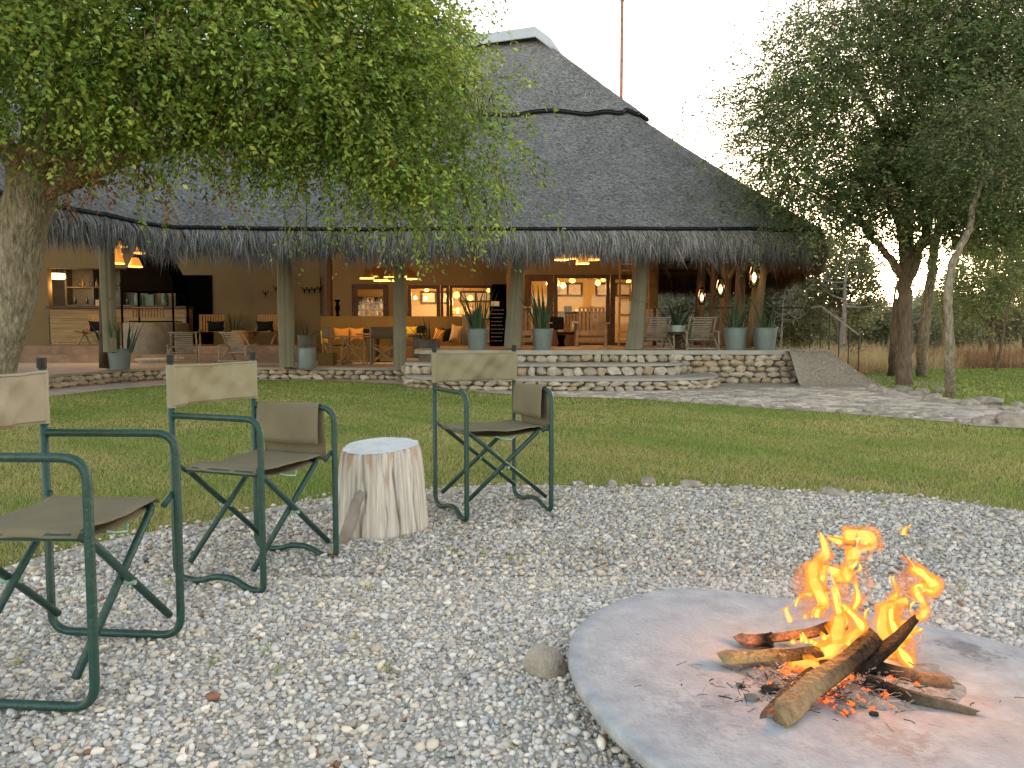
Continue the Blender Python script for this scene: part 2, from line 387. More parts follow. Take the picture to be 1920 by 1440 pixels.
parts.append(pebbles(gx, gy, np.clip(np.random.RandomState(1).lognormal(math.log(.0079), .30, len(gx)), .0045, .018), (ico_v, ico_f), 11))
gx, gy = jgrid(-3.0, 4.2, 3.0, 5.3, .0168, 6); k = gravel_keep(gx, gy); gx, gy = gx[k], gy[k]
thin = (rs.uniform(0, 1, len(gx)) < np.clip((3.34-np.hypot(gx-GC[0], gy-GC[1]))/.3, .35, 1)); gx, gy = gx[thin], gy[thin]
parts.append(pebbles(gx, gy, np.clip(np.random.RandomState(2).lognormal(math.log(.0115), .28, len(gx)), .007, .022), (oct_v, oct_f), 12))
off = 0; Vs, Fs, Cs = [], [], []
for V, F, c in parts: Vs.append(V); Fs.append(F+off); Cs.append(c); off += len(V)
g_o = np_mesh('gravel', np.concatenate(Vs), np.concatenate(Fs), M['pebble'], None, np.concatenate(Cs), kind='stuff')
tagp(g_o, 'pale crushed stone gravel covering the circle around the fire', 'gravel')

# ---- grass blades (single triangles, denser near the camera)
def blades(px, py, h, wd, cols, lean=.5, seed=0, z=None):
    r = np.random.RandomState(seed); n = len(px); a = r.uniform(0, 6.28, n); b = r.uniform(0, 6.28, n); l = r.uniform(0, lean, n)*h
    z = np.full(n, -.01) if z is None else z
    p0 = np.stack([px-np.cos(a)*wd, py-np.sin(a)*wd, z], 1); p1 = np.stack([px+np.cos(a)*wd, py+np.sin(a)*wd, z], 1)
    p2 = np.stack([px+np.cos(b)*l, py+np.sin(b)*l, z+h*r.uniform(.6, 1, n)], 1)
    V = np.stack([p0, p1, p2], 1).reshape(-1, 3); F = np.arange(n*3).reshape(-1, 3)
    return V, F, np.repeat(cols, 3, 0)
def grass_cols(px, py, seed, far=0.0):
    r = np.random.RandomState(seed); n = len(px)
    A = np.array([.28, .39, .085]); B = np.array([.56, .50, .20]); D = np.array([.18, .29, .06]); S = np.array([.50, .42, .23])
    q = snoise(px, py, .9, 1)*.5+.5; q2 = snoise(px, py, 2.7, 4)*.5+.5
    t = np.clip((q*.6+q2*.4-.5)*1.9+.5+r.normal(0, .2, n)-.25*np.clip((py-8)/6, -.6, 1), 0, 1)[:, None]
    c = A*(1-t)+B*t; c = np.where((r.uniform(0, 1, n) < .25+.4*far)[:, None], D, c)
    c = np.where((r.uniform(0, 1, n) < .07+.08*t[:, 0])[:, None], S, c)
    return c*r.uniform(.75, 1.25, (n, 1))
Vs, Fs, Cs = [], [], []; off = 0
def lawn_add(y0, y1, dens, h, wd, seed, poly, xm=.72):
    global off
    x0, x1 = -xm*y1-.3, xm*y1+.3
    n = int((x1-x0)*(y1-y0)*dens); px, py = scatter(n, x0, x1, y0, y1, seed)
    k = in_poly(px, py, poly) & ~in_grav(px, py, np.random.RandomState(seed+9).uniform(-.14, .05, n)) & (np.abs(px) < xm*py+.4)
    k &= ~((snoise(px, py, 3.3, 7) > .62) & (np.random.RandomState(seed+3).uniform(0, 1, n) < .45))
    px, py = px[k], py[k]; far = np.clip((py-9)/6, 0, 1)
    hh = h*np.random.RandomState(seed+1).uniform(.5, 1.2, len(px))
    V, F, c = blades(px, py, hh, wd, grass_cols(px, py, seed+2, far), .9, seed+5)
    Vs.append(V); Fs.append(F+off); Cs.append(c); off += len(V)
lawn_add(2.0, 4.6, 9000, .035, .0022, 100, lawn1)
lawn_add(4.6, 7.2, 6500, .035, .0030, 110, lawn1)
lawn_add(7.2, 10.5, 2600, .035, .0052, 120, lawn1)
lawn_add(10.5, 16.3, 1100, .035, .0085, 130, lawn1)
# sparse tufts in the gravel
tx, ty = scatter(70, -2.2, 3, 2.1, 4.9, 77); kk = in_grav(tx, ty, -.1) & ~in_poly(tx, ty, dpoly); tx, ty = tx[kk], ty[kk]
r_ = np.random.RandomState(5); tx = np.repeat(tx, 18)+r_.normal(0, .012, len(tx)*18); ty = np.repeat(ty, 18)+r_.normal(0, .012, len(ty)*18)
V, F, c = blades(tx, ty, np.full(len(tx), .028), .0018, grass_cols(tx, ty, 8)*1.1, 1.2, 9, np.full(len(tx), .008))
Vs.append(V); Fs.append(F+off); Cs.append(c); off += len(V)
go = np_mesh('grass', np.concatenate(Vs), np.concatenate(Fs), M['grass'], None, np.concatenate(Cs), kind='stuff')
tagp(go, 'short mown green grass with straw yellow patches between gravel circle and terrace', 'grass')
Vs, Fs, Cs = [], [], []; off = 0
lawn_add(8.0, 22, 620, .05, .013, 140, lawn2, .78)
go = np_mesh('grass', np.concatenate(Vs), np.concatenate(Fs), M['grass'], None, np.concatenate(Cs), kind='stuff')
tagp(go, 'shaded green grass beyond the brick path under the right hand trees', 'grass')
# fallen leaves on the lawn
n = 900; lx, ly = scatter(n, -6, 6, 3.0, 12, 41); k = in_poly(lx, ly, lawn1) & ((lx < .5) | (rs.uniform(0, 1, n) < .3)); lx, ly = lx[k], ly[k]; n = len(lx)
r_ = np.random.RandomState(4); a = r_.uniform(0, 6.28, n); L_ = r_.uniform(.014, .028, n); zz = r_.uniform(.02, .035, n)
d = np.stack([np.cos(a), np.sin(a), r_.normal(0, .3, n)], 1)*L_[:, None]; s_ = np.stack([-np.sin(a), np.cos(a), r_.normal(0, .3, n)], 1)*L_[:, None]*.45
c0 = np.stack([lx, ly, zz], 1); V = np.stack([c0-d, c0-s_, c0+d, c0+s_], 1).reshape(-1, 3)
cc = np.where(r_.uniform(0, 1, (n, 1)) < .6, np.array([[.50, .42, .14]]), np.array([[.35, .22, .10]]))
lo = np_mesh('fallen_leaves', V, np.arange(n*4).reshape(-1, 4), M['leaf2'], None, np.repeat(cc, 4, 0), kind='stuff')
tagp(lo, 'small yellow and brown fallen leaves strewn over the lawn', 'leaves')
# pavers
pv = MB(); r_ = random.Random(9)
for j in range(46):
    for i in range(74):
        x = .2+i*.205+(j % 2)*.1; y = 7.0+j*.155
        if not (in_poly(np.array([x]), np.array([y]), pathp)[0]) or abs(x) > .72*y+.2 or y > 14.1-.12*abs(x-2): continue
        if ((x-.9)/4.6)**2+((y-15)/2.35)**2 < 1: continue
        if any(abs(near_edge[q][0]-x) < .16 and abs(near_edge[q][1]-y) < .16 for q in range(len(near_edge))): continue
        a = r_.uniform(-.05, .05); g = r_.uniform(.55, 1.25); dz = r_.uniform(.006, .018)
        Mx = Matrix.Translation((x, y, 0)) @ Matrix.Rotation(a, 4, 'Z') @ Matrix.Rotation(r_.uniform(-.03, .03), 4, 'Y')
        pv.box((-.092, -.064, -.01), (.092, .064, dz), Mx, (g, g*r_.uniform(.93, 1), g*r_.uniform(.86, 1)))
po = pv.build('paving_bricks', M['paver']); po['kind'] = 'stuff'; tagp(po, 'pale worn paving bricks of the path curving past the steps', 'paving')

# ---- rocks
def rockmesh(seed, sub=2, amp=.35):
    import bmesh
    bm = bmesh.new(); bmesh.ops.create_icosphere(bm, subdivisions=sub, radius=1)
    for v in bm.verts:
        p = v.co.copy(); n_ = noise.noise(p*1.1+Vector((seed*7.3, seed*3.1, 0)))*amp+noise.noise(p*2.7+Vector((0, seed*5.7, 1)))*amp*.4
        q = Vector([math.copysign(abs(c)**.8, c) for c in p]); v.co = q*(1+n_)
    me = bpy.data.meshes.new('rock'); bm.to_mesh(me); bm.free()
    me.polygons.foreach_set('use_smooth', [True]*len(me.polygons)); me.set_sharp_from_angle(angle=math.radians(32)); return me
rocks = []
for i in range(8): me = rockmesh(i+1); me.materials.append(M['rock']); rocks.append(me)
stones = []
stcols = [(.52,.45,.36),(.47,.39,.30),(.56,.50,.42),(.44,.35,.25),(.50,.44,.37),(.38,.33,.27)]
for i in range(12):
    me = rockmesh(i+31, 2, .42); me.name = 'stone'
    me.materials.append(mat('wall_stone', stcols[i % 6], .9, .25, 10, .6, 35, world=True)); stones.append(me)
def rock(p, s, label, group=None, seed=0, name='rock', hz=.6):
    r = random.Random(seed); o = link(name, rocks[seed % 8], None, (p[0], p[1], s*hz*.25), (r.uniform(-.2, .2), r.uniform(-.2, .2), r.uniform(0, 6)), (s, s*r.uniform(.6, .9), s*hz))
    return tagp(o, label, 'rock', group)
rock(G(1022, 1262), .062, 'rough grey and tan rock against the rim of the fire slab', seed=3, hz=1.0)
b = G(1295, 915); rock(b, .075, 'smooth pale oval rock at the lawn edge, largest along the far gravel rim', seed=2, hz=.55)
rock(G(1215, 908), .05, 'small pointed white rock at the lawn edge left of the smooth oval one', seed=5, hz=.8)
rock(G(1148, 912), .055, 'low whitish rock at the gravel rim right of the third camp chair', seed=1)
rock(G(1565, 930), .09, 'flat cream rock at the gravel rim beyond the campfire', seed=4, hz=.35)
for i, (u, v, s) in enumerate([(1085, 910, .04), (975, 921, .04), (1345, 915, .035), (1380, 922, .045), (1440, 924, .03), (1650, 940, .04), (1720, 950, .03), (1790, 958, .035), (1870, 966, .04), (800, 940, .05), (840, 935, .035), (600, 962, .04), (560, 968, .05), (490, 978, .05), (450, 990, .04)]):
    rock(G(u, v), s, 'small pale rock half sunk along the seam of gravel and lawn', 'small rocks along the gravel rim', seed=i+10)
for i in range(27):                                      # near border of the path
    q = near_edge[min(len(near_edge)-1, int(33+i*.72))]
for i, (u, v, s) in enumerate([(1222, 750, .16), (1262, 752, .18), (1305, 755, .15), (1350, 759, .17), (1395, 762, .20), (1440, 764, .19), (1487, 768, .16), (1530, 771, .17), (1578, 774, .15), (1690, 782, .16), (1800, 791, .14), (1845, 794, .2), (1640, 778, .13)]):
    rock(G(u, v), s*.66, 'grey brown rock set in the row edging the near side of the brick path', 'rocks along the near path edge', seed=i+40, hz=.42)
rock(G(1640, 773), .15, 'dark tilted slab of rock in the near edge of the brick path', seed=44, hz=.45)
rock(G(1735, 782), .14, 'rounded pinkish rock in the near path edge left of the big boulder', seed=47, hz=.45)
rock(G(1903, 797), .19, 'big brown boulder at the right end of the near path edge', seed=6, hz=.65)
for i, (u, v, s, h, lab) in enumerate([(1690, 733, .34, .3, 'wide flat grey rock at the foot of the forked tree'), (1715, 741, .22, .5, 'cream rock in front of the forked tree trunk'),
        (1748, 752, .24, .7, 'upright grey rock on the far path edge left of the slender tree'), (1766, 735, .2, .6, 'pale rock behind the upright grey one near the slender tree'),
        (1790, 757, .22, .45, 'flat rock right at the foot of the slender tree'), (1850, 757, .42, .35, 'long pale rock lying right of the slender tree'), (1910, 765, .2, .6, 'light rock on the far path edge at the right border of the view'),
        (1895, 770, .26, .3, 'low flat rock beside the light one at the right border'), (1622, 727, .14, .5, 'small rock at the foot of the gravel ramp')]):
    rock(G(u, v), s*.55, lab, seed=i+60, hz=h)
for i, (u, v, s) in enumerate([(1730, 738, .12), (1650, 735, .14), (1668, 738, .12), (1820, 762, .14), (1635, 729, .1), (1600, 688, .2), (1590, 690, .2), (1575, 688, .16), (1625, 689, .18)]):
    rock(G(u, v), s, 'small stone in the loose row on the far side of the path', 'small stones beyond the path', seed=i+80)

# ================================================================== TERRACE
def wall_stones(parent, pts, z0, z1, rows, seed, step=.2, name='stone'):
    r = random.Random(seed); P = catmull([(a, b, 0) for a, b in pts], 8)
    seg = [0]
    for i in range(1, len(P)): seg.append(seg[-1]+(P[i]-P[i-1]).length)
    for row in range(rows):
        s = r.uniform(0, step*.5); h = (z1-z0)/rows
        while s < seg[-1]-.04:
            wd = step*r.uniform(.7, 1.35); m = s+wd/2
            if m > seg[-1]: break
            j = max(1, next((q for q in range(len(seg)) if seg[q] >= m), len(seg)-1)); t = (m-seg[j-1])/max(1e-6, seg[j]-seg[j-1])
            p = P[j-1].lerp(P[j], t); d = (P[j]-P[j-1]).normalized(); nrm = Vector((d.y, -d.x, 0))
            o = link(name, stones[r.randrange(12)], parent, p+nrm*.0+Vector((0, 0, z0+h*(row+.5)+r.uniform(-.1, .1)*h)),
                     (r.uniform(-.2, .2), r.uniform(-.25, .25), atan2(d.y, d.x)), (wd*.50, .085*r.uniform(.85, 1.2), h*.53*r.uniform(.85, 1.12)))
            s += wd
def solid_poly(poly, z0, z1):
    mb = MB(); n = len(poly)
    mb.add([(x, y, z0) for x, y in poly]+[(x, y, z1) for x, y in poly], [tuple(range(n, 2*n)), tuple(range(n-1, -1, -1))]+[(i, (i+1) % n, (i+1) % n+n, i+n) for i in range(n)]); return mb
def offset(pts, d):
    out = []
    for i, p in enumerate(pts):
        a = Vector(pts[max(0, i-1)]); b = Vector(pts[min(len(pts)-1, i+1)]); t = (b-a).normalized(); out.append((p[0]+t.y*d, p[1]-t.x*d))
    return out
ter = thing('stone_terrace', 'long rubble stone terrace with pale concrete top under the thatched lodge', 'terrace')
lowp = [(-9.4, 9.5), (-8.6, 12.0), (-8.15, 13.5), (-7.9, 15.1), (-7.3, 16.15), (-6.2, 16.45), (-4.5, 16.3), (-2.8, 16.15), (-2.05, 16.1)]
lowc = [(p.x, p.y) for p in catmull([(a, b, 0) for a, b in lowp], 6)]
solid_poly(offset(lowc, -.04)+[(-2.05, 22.6), (-16, 22.6), (-16, 9.5)], -.02, LOW-.05).build('core', M['mortar'], ter)
solid_poly(offset(lowc, .06)+[(-2.0, 22.7), (-16.1, 22.7), (-16.1, 9.5)], LOW-.048, LOW).build('coping', M['floor'], ter)
wall_stones(ter, lowc[6:], 0, LOW-.05, 2, 3, .21)
hp = [(-1.95, 16.4), (-1.9, 15.6), (-1.2, 15.08), (0, 15.0), (3, 15.0), (5.25, 15.0), (5.42, 15.3), (5.45, 16.5)]
hc = [(p.x, p.y) for p in catmull([(a, b, 0) for a, b in hp], 5)]
solid_poly(offset(hc, -.04)+[(5.4, 25.6), (-1.9, 25.6)], -.02, HIGH-.085).build('core', M['mortar'], ter)
solid_poly(offset(hc, .05)+[(5.5, 25.7), (-1.98, 25.7)], HIGH-.083, HIGH).build('coping', M['concrete'], ter)
i0 = next(i for i, p in enumerate(hc) if p[0] > 3.1 and p[1] < 15.2)
wall_stones(ter, [(3.0, 15.0), (5.25, 15.0), (5.42, 15.25), (5.45, 15.9)], 0, HIGH-.09, 5, 5, .22)
stp = thing('curved_steps', 'wide curved concrete steps faced with rubble stones below the high terrace', 'steps')
def arc(cx, hw, dep, n=28, y0=15.0):
    return [(cx-hw*math.copysign(abs(math.cos(a))**.75, math.cos(a)), y0-dep*math.sin(a)**.62) for a in [math.pi*i/n for i in range(n+1)]]
a2 = arc(.62, 2.65, 1.02); a3 = arc(.92, 2.9, 2.0)
for a, z0, z1, sd in ((a3, 0, .2, 8), (a2, .2, .41, 9)):
    solid_poly(offset(a, -.05), z0-.02, z1-.045).build('core', M['mortar'], stp)
    solid_poly(offset(a, .035), z1-.043, z1).build('tread', M['concrete'], stp)
    wall_stones(stp, a, z0, z1-.05, 2 if z0 == 0 else 1, sd, .2)
wall_stones(stp, [(-1.4, 15.03), (3.2, 14.99)], .41, HIGH-.09, 1, 12, .19)
# inner raised floor, step risers
inn = MB(); inn.box((-16, 18.9, LOW-.01), (-5.3, 19.5, .45)); inn.box((-16, 19.5, LOW-.01), (-5.3, 26, .648))
inn.build('veranda_floor', M['tile'])['kind'] = 'structure'
fl = MB(); fl.box((-1.9, 15.35, HIGH+.003), (5.3, 25.5, HIGH+.008)); fl.build('veranda_floor', M['tile'])['kind'] = 'structure'
# gravel ramp
def rampz(x, y):
    xe = 6.05+np.clip((y-14.4)/3.6, 0, 1)*1.25
    fx = np.clip((xe+.75-x)/.85, 0, 1); fy = np.clip((y-14.15)/.55, 0, 1)
    return .62*np.minimum(fx, fy)+.012*noise.noise(Vector((x*3, y*3, 0)))
rp = MB(); rp.grid(lambda a, b: (5.3+a*3.17, 14.0+b*4.0, max(-.02, rampz(5.3+a*3.17, 14.0+b*4.0))), 40, 40)
tagp(rp.build('gravel_ramp', M['ramp'], smooth=True), 'sloping bank of brown grey gravel at the right end of the terrace', 'ramp')
r_ = np.random.RandomState(21); n = 9000; px = r_.uniform(5.45, 8.2, n); py = r_.uniform(14.1, 17.0, n)
zz = np.array([rampz(a, b) for a, b in zip(px, py)]); k = zz > .01; px, py, zz = px[k], py[k], zz[k]
V, F, c = pebbles(px, py, r_.uniform(.008, .022, len(px)), (oct_v, oct_f), 22, 0); V[:, 2] += np.repeat(zz, 6); c = c*np.array([.75, .68, .6])
o = np_mesh('loose_gravel', V, F, M['pebble'], None, c, kind='stuff'); tagp(o, 'loose brown grey gravel lying on the ramp beside the terrace', 'gravel')
# railing
rl = thing('handrail', 'thin dark steel railing with pale sloping end rail beside the gravel ramp', 'railing')
top = [W(1330, 577, 18.2), W(1405, 577, 18.0), W(1520, 577, 17.8)]; MB().tube(top, .018, 6).build('rail', M['rail'], rl)
slope = [W(1520, 577, 17.8), W(1540, 574, 17.7), W(1612, 629, 17.0)]; MB().tube(slope, .02, 6).build('rail', M['railtop'], rl, label='pale sloping handrail end')
for (u, v, Y) in ((1452, 577, 17.9), (1520, 577, 17.8), (1540, 575, 17.7), (1556, 587, 17.6), (1574, 600, 17.4), (1592, 614, 17.2), (1611, 628, 17.0)):
    p = W(u, v, Y); MB().tube([p, (p.x, p.y, max(-.02, .62-.0 if u < 1530 else .6-(u-1540)/70*.6))], .013, 6).build('post', M['rail'], rl)
# ================================================================== LODGE
lod = thing('thatched_lodge', 'big open sided lodge with a steep grey thatched roof and warm lit rooms', 'building')
EZ = 2.93
RE = W(1003, 62, 19.3)+Vector((0, 0, .12)); RL = W(765, 97, 20.5)+Vector((0, 0, .15))
eave = [(-7.7, 5.0), (-7.35, 8.0), (-7.0, 10.6), (-6.75, 12.4), (-6.35, 13.7), (-5.4, 14.25), (-3.5, 14.35), (-1.0, 14.35), (1.5, 14.35), (3.6, 14.35), (4.9, 14.4), (5.8, 14.75), (6.25, 15.5), (6.6, 17.0), (7.1, 19.2), (7.5, 21.5), (7.5, 23.2), (6.9, 24.4), (5.4, 24.8), (2.5, 24.9), (-3, 25.0), (-9, 25.0), (-15, 25.0)]
topl = [(-13.0, 5.0, 8.2), (-13.0, 8.0, 8.2), (-13, 11, 8.2), (-12.6, 14.5, 8.25), (-11.5, 17.5, 8.3), (-9.5, 19.8, 8.35), (-6.5, 20.9, 8.4), (RL.x, 20.4, 8.42), (-1.5, 20.0, 8.45), (-.2, 19.6, 8.47), (.35, 19.4, 8.47), (.5, 19.35, 8.45), (.52, 19.4, 8.43), (.55, 19.45, 8.43), (.55, 19.5, 8.43), (.55, 19.55, 8.43), (.5, 19.6, 8.43), (.4, 19.65, 8.43), (.2, 19.7, 8.43), (-1, 19.95, 8.43), (-4, 20.5, 8.42), (-9, 21.2, 8.35), (-15, 22.5, 8.3)]
EP = catmull([(a, b, EZ) for a, b in eave], 8); TP = [p-Vector((0, 0, .22)) for p in catmull(topl, 8)]; NS = len(EP)
def roof_pt(i, v, off=0.0):
    e, t = EP[i], TP[i]; d = t-e
    tan = (EP[min(i+1, NS-1)]-EP[max(i-1, 0)]).normalized(); n = tan.cross(d).normalized()
    if n.z < 0: n = -n
    sag = -.16*math.sin(math.pi*min(1, v*1.0))
    und = .05*noise.noise(Vector((i*.13, v*3, 0)))+.012*noise.noise(Vector((i*.9, v*23, 3)))
    return e + d*v + n*(off+sag+und), n
NV = 44
def seamv(i):
    return .565+.009*math.sin(i*.31)+.007*math.sin(i*.83+1)
def roofsheet(v0f, v1f, off, nv):
    vs = []; fs = []
    for j in range(nv+1):
        for i in range(NS):
            v = v0f(i)+(v1f(i)-v0f(i))*j/nv; o = off(j/nv) if callable(off) else off
            vs.append(roof_pt(i, v, o)[0])
    for j in range(nv):
        for i in range(NS-1): fs.append((j*NS+i, j*NS+i+1, (j+1)*NS+i+1, (j+1)*NS+i))
    return vs, fs
mb = MB(); mb.add(*roofsheet(lambda i: 0, lambda i: 1, 0.0, NV)); roof = mb.build('roof', M['thatch'], lod, smooth=True)
mb = MB(); mb.add(*roofsheet(lambda i: seamv(i), lambda i: 1.0, lambda t: .10-.03*t, 16)); mb.build('top_thatch_layer', M['thatch'], roof, smooth=True)
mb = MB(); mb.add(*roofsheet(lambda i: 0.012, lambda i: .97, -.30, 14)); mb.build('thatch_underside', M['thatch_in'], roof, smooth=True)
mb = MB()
mb.tube([roof_pt(i, seamv(i)-.003, .055)[0] for i in range(NS)], .036, 6); mb.build('seam', M['blackcap'], roof)  # near-black tube drawn in for the shade under the upper layer's edge
mb = MB(); mb.tube([roof_pt(i, 0.002, -.05)[0] for i in range(NS)], .046, 6); mb.build('eave_shade_line', M['blackcap'], roof)  # dark tube added as the shadow line where the eave is undercut
# close the eave: strip between outer skin and underside
vs = []; fs = []
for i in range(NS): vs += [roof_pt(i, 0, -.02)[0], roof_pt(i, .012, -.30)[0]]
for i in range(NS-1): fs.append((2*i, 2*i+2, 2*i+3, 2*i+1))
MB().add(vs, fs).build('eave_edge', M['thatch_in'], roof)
# ridge sheet
mb = MB()
rpth = [RE+Vector((.38, -.05, -.30)), RE, RL, RL+Vector((-3.5, 1.1, -.15)), RL+Vector((-9, 2.5, -.2))]
rv = []; rf = []
for p in rpth: rv += [p+Vector((0, -.42, -.36)), p+Vector((0, 0, .03)), p+Vector((0, .45, -.36))]
for i in range(4): a = i*3; rf += [(a, a+3, a+4, a+1), (a+1, a+4, a+5, a+2)]
mb.add(rv, rf); mb.add([rv[0]+Vector((.28, .1, -.14)), rv[0], rv[1], rv[2]], [(0, 1, 2), (0, 2, 3)])
mb.build('ridge_cap', M['ridge'], roof, solid=.02)
# straw slivers lying on the roof (visible faces) and the hanging fringe
def frame_arrays(idx, v, off=.0):
    P = np.zeros((len(idx), 3)); Nn = np.zeros((len(idx), 3)); D = np.zeros((len(idx), 3)); T = np.zeros((len(idx), 3))
    for k, (i, vv) in enumerate(zip(idx, v)):
        i0 = int(i); f = i-i0; i1 = min(i0+1, NS-1)
        a, n = roof_pt(i0, vv, off); b2, n2 = roof_pt(i1, vv, off); P[k] = a.lerp(b2, f); Nn[k] = n.lerp(n2, f)
        e = EP[i0].lerp(EP[i1], f); t = TP[i0].lerp(TP[i1], f); D[k] = (e-t).normalized(); T[k] = (EP[i1]-EP[i0]).normalized() if i1 > i0 else (1, 0, 0)
    return P, Nn, D, T
cum = [0]
for i in range(1, NS): cum.append(cum[-1]+(EP[i]-EP[i-1]).length)
cum = np.array(cum); vis0, vis1 = cum[14], cum[8*14]
def s2i(s): return np.interp(s, cum, np.arange(NS))
r_ = np.random.RandomState(31); n = 46000
idx = s2i(r_.uniform(vis0, vis1, n)); v = 1-np.sqrt(r_.uniform(0, 1, n)); v = np.clip(v*1.0, .0, .98)
sm = np.array([seamv(i) for i in idx]); off = np.where(v > sm, .105, .0)
P = np.zeros((n, 3)); Nn = P.copy(); D = P.copy(); T = P.copy()
P, Nn, D, T = frame_arrays(idx, v); P += Nn*(off+.002)[:, None]
L_ = r_.uniform(.05, .13, n); ang = r_.normal(0, .35, n); dd = D*np.cos(ang)[:, None]+T*np.sin(ang)[:, None]
lift = r_.uniform(.004, .03, n)[:, None]; wv = np.cross(dd, Nn); wv /= np.linalg.norm(wv, axis=1)[:, None]+1e-9; wd = r_.uniform(.003, .008, n)[:, None]
V = np.stack([P-wv*wd, P+wv*wd, P+dd*L_[:, None]+Nn*lift], 1).reshape(-1, 3)
g = np.clip(r_.lognormal(math.log(.20), .55, n), .02, .45); cc = np.stack([g*1.0, g*.98, g*.97], 1)
np_mesh('loose_straw', V, np.arange(n*3).reshape(-1, 3), M['straw'], roof, np.repeat(cc, 3, 0), kind='stuff')
def fringe(n, s0, s1, ins, ln, gmean, seed, brown=False, wd=(.006, .012)):
    r_ = np.random.RandomState(seed); s = r_.uniform(s0, s1, n); idx = s2i(s); v = np.full(n, .004)+r_.uniform(0, .02, n)
    P, Nn, D, T = frame_arrays(idx, v, -.05-ins)
    P += np.array([0, 0, -1])*r_.uniform(0, .06, n)[:, None]
    clump = np.array([noise.noise(Vector((x*4.5, 1, seed))) for x in s])*.13+np.array([noise.noise(Vector((x*19, 1, seed))) for x in s])*.12+np.array([noise.noise(Vector((x*.8, 5, 2))) for x in s])*.10
    L = np.clip(ln*(1+clump*2.2+r_.normal(0, .12, n)), .12, 1.2)
    out = D*np.array([1, 1, 0]); out /= np.linalg.norm(out, axis=1)[:, None]
    tw = np.array([noise.noise(Vector((x*6.0, 9, 4))) for x in s])*.35
    d1 = out*.55+np.array([0, 0, -1])*.83+T*(tw[:, None]+r_.normal(0, .13, n)[:, None])
    d2 = out*.12+np.array([0, 0, -1])*1.0+T*(tw[:, None]*1.3+r_.normal(0, .2, n)[:, None])
    A = P; B = P+d1*(L*.5)[:, None]; Cc = B+d2*(L*.5)[:, None]; B += out*r_.normal(0, .03, n)[:, None]
    w_ = T*r_.uniform(wd[0], wd[1], n)[:, None]
    V = np.stack([A-w_, A+w_, B+w_*.7, B-w_*.7, Cc], 1).reshape(-1, 3); k = np.arange(n)[:, None]*5
    F = np.concatenate([k+np.array([[0, 1, 2]]), k+np.array([[0, 2, 3]]), k+np.array([[3, 2, 4]])])
    g = np.clip(r_.lognormal(math.log(gmean), .55, n), .015, .5)
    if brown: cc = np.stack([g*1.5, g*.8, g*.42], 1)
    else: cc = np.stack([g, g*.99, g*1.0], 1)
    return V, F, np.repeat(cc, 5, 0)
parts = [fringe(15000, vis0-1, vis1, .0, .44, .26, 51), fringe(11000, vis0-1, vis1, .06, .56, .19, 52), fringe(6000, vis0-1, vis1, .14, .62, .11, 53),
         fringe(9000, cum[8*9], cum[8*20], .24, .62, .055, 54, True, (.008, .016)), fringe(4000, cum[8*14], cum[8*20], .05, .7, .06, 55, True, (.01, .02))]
Vs, Fs, Cs = [], [], []; off_ = 0
for V, F, c in parts: Vs.append(V); Fs.append(F+off_); Cs.append(c); off_ += len(V)
np_mesh('thatch_fringe', np.concatenate(Vs), np.concatenate(Fs), M['straw'], roof, np.concatenate(Cs), kind='stuff')

def bx(name, m, lo, hi, parent=lod, bevel=0.0, label=None):
    return MB().box(lo, hi).build(name, m, parent, bevel=bevel, label=label)
# walls (heights go up into the roof)
def wall_with_hole(name, m, x0, x1, y, z0, z1, holes, th=.2, parent=lod):
    mb = MB(); xs = sorted({x0, x1, *[h[0] for h in holes], *[h[1] for h in holes]})
    for a, b_ in zip(xs[:-1], xs[1:]):
        hs = [h for h in holes if h[0] <= a+1e-6 and h[1] >= b_-1e-6]
        if not hs: mb.box((a, y, z0), (b_, y+th, z1))
        else:
            h = hs[0]
            if h[2] > z0: mb.box((a, y, z0), (b_, y+th, h[2]))
            if h[3] < z1: mb.box((a, y, h[3]), (b_, y+th, z1))
    return mb.build(name, m, parent)
def zz(v, Y): return W(960, v, Y).z
YB = 23.0
# left (bar) wall
xl, xr = X(60, YB), X(612, YB)
bar_hole = (X(97, YB), X(300, YB), zz(577, YB), zz(503, YB))
wall_with_hole('wall', M['plaster'], xl-3, xr, YB, .6, 4.6, [bar_hole])
bx('dado', M['plaster'], (xl-3, YB-.02, .65), (X(97, YB), YB-.003, zz(590, YB)))
bx('skirting', M['plaster2'], (X(404, YB), YB-.02, .65), (xr, YB-.003, zz(590, YB)))
bx('recess_panel', M['plaster'], (X(475, YB), YB-.035, .9), (X(604, YB), YB-.004, zz(518, YB)))
bx('dark_doorway', M['black'], (X(335, YB), YB-.05, .65), (X(402, YB), YB-.004, zz(516, YB)), label='black doorway beside the fireplace')
# nook wall, Y 22.6
YN = 22.6
wall_with_hole('wall', M['plaster'], X(612, YN)+.01, X(950, YN), YN, .2, 4.8, [(X(662, YN), X(730, YN), .7, zz(533, YN)), (X(765, YN), X(925, YN), .7, zz(535, YN))])
# side return wall between nook and right room, and right room front
YR = 20.8
xa, xb = X(972, YR), X(1232, YR)
wall_with_hole('wall', M['plaster'], X(951, YR), xb, YR, HIGH, 5.2, [(X(984, YR), X(1192, YR), HIGH, zz(515, YR))])
bx('side_wall', M['plaster'], (X(951, YR)-.0, YR+.203, HIGH), (X(951, YR)+.15, 24.8, 4.5))
bx('side_wall', M['plaster'], (xb-.2, YR+.203, HIGH), (xb, 24.8, 3.4))
bx('back_wall', M['lit_room_plaster'], (X(951, YR)+.152, 24.62, HIGH), (xb-.203, 24.8, 3.4))
bx('ceiling', M['plaster'], (X(951, YR)+.153, YR+.204, 3.05), (xb-.204, 24.6, 3.12))
bx('dado', M['floor'], (X(1195, YR), YR-.03, HIGH), (xb+.01, YR-.003, zz(580, YR)), label='brown dado strip at the wall corner')
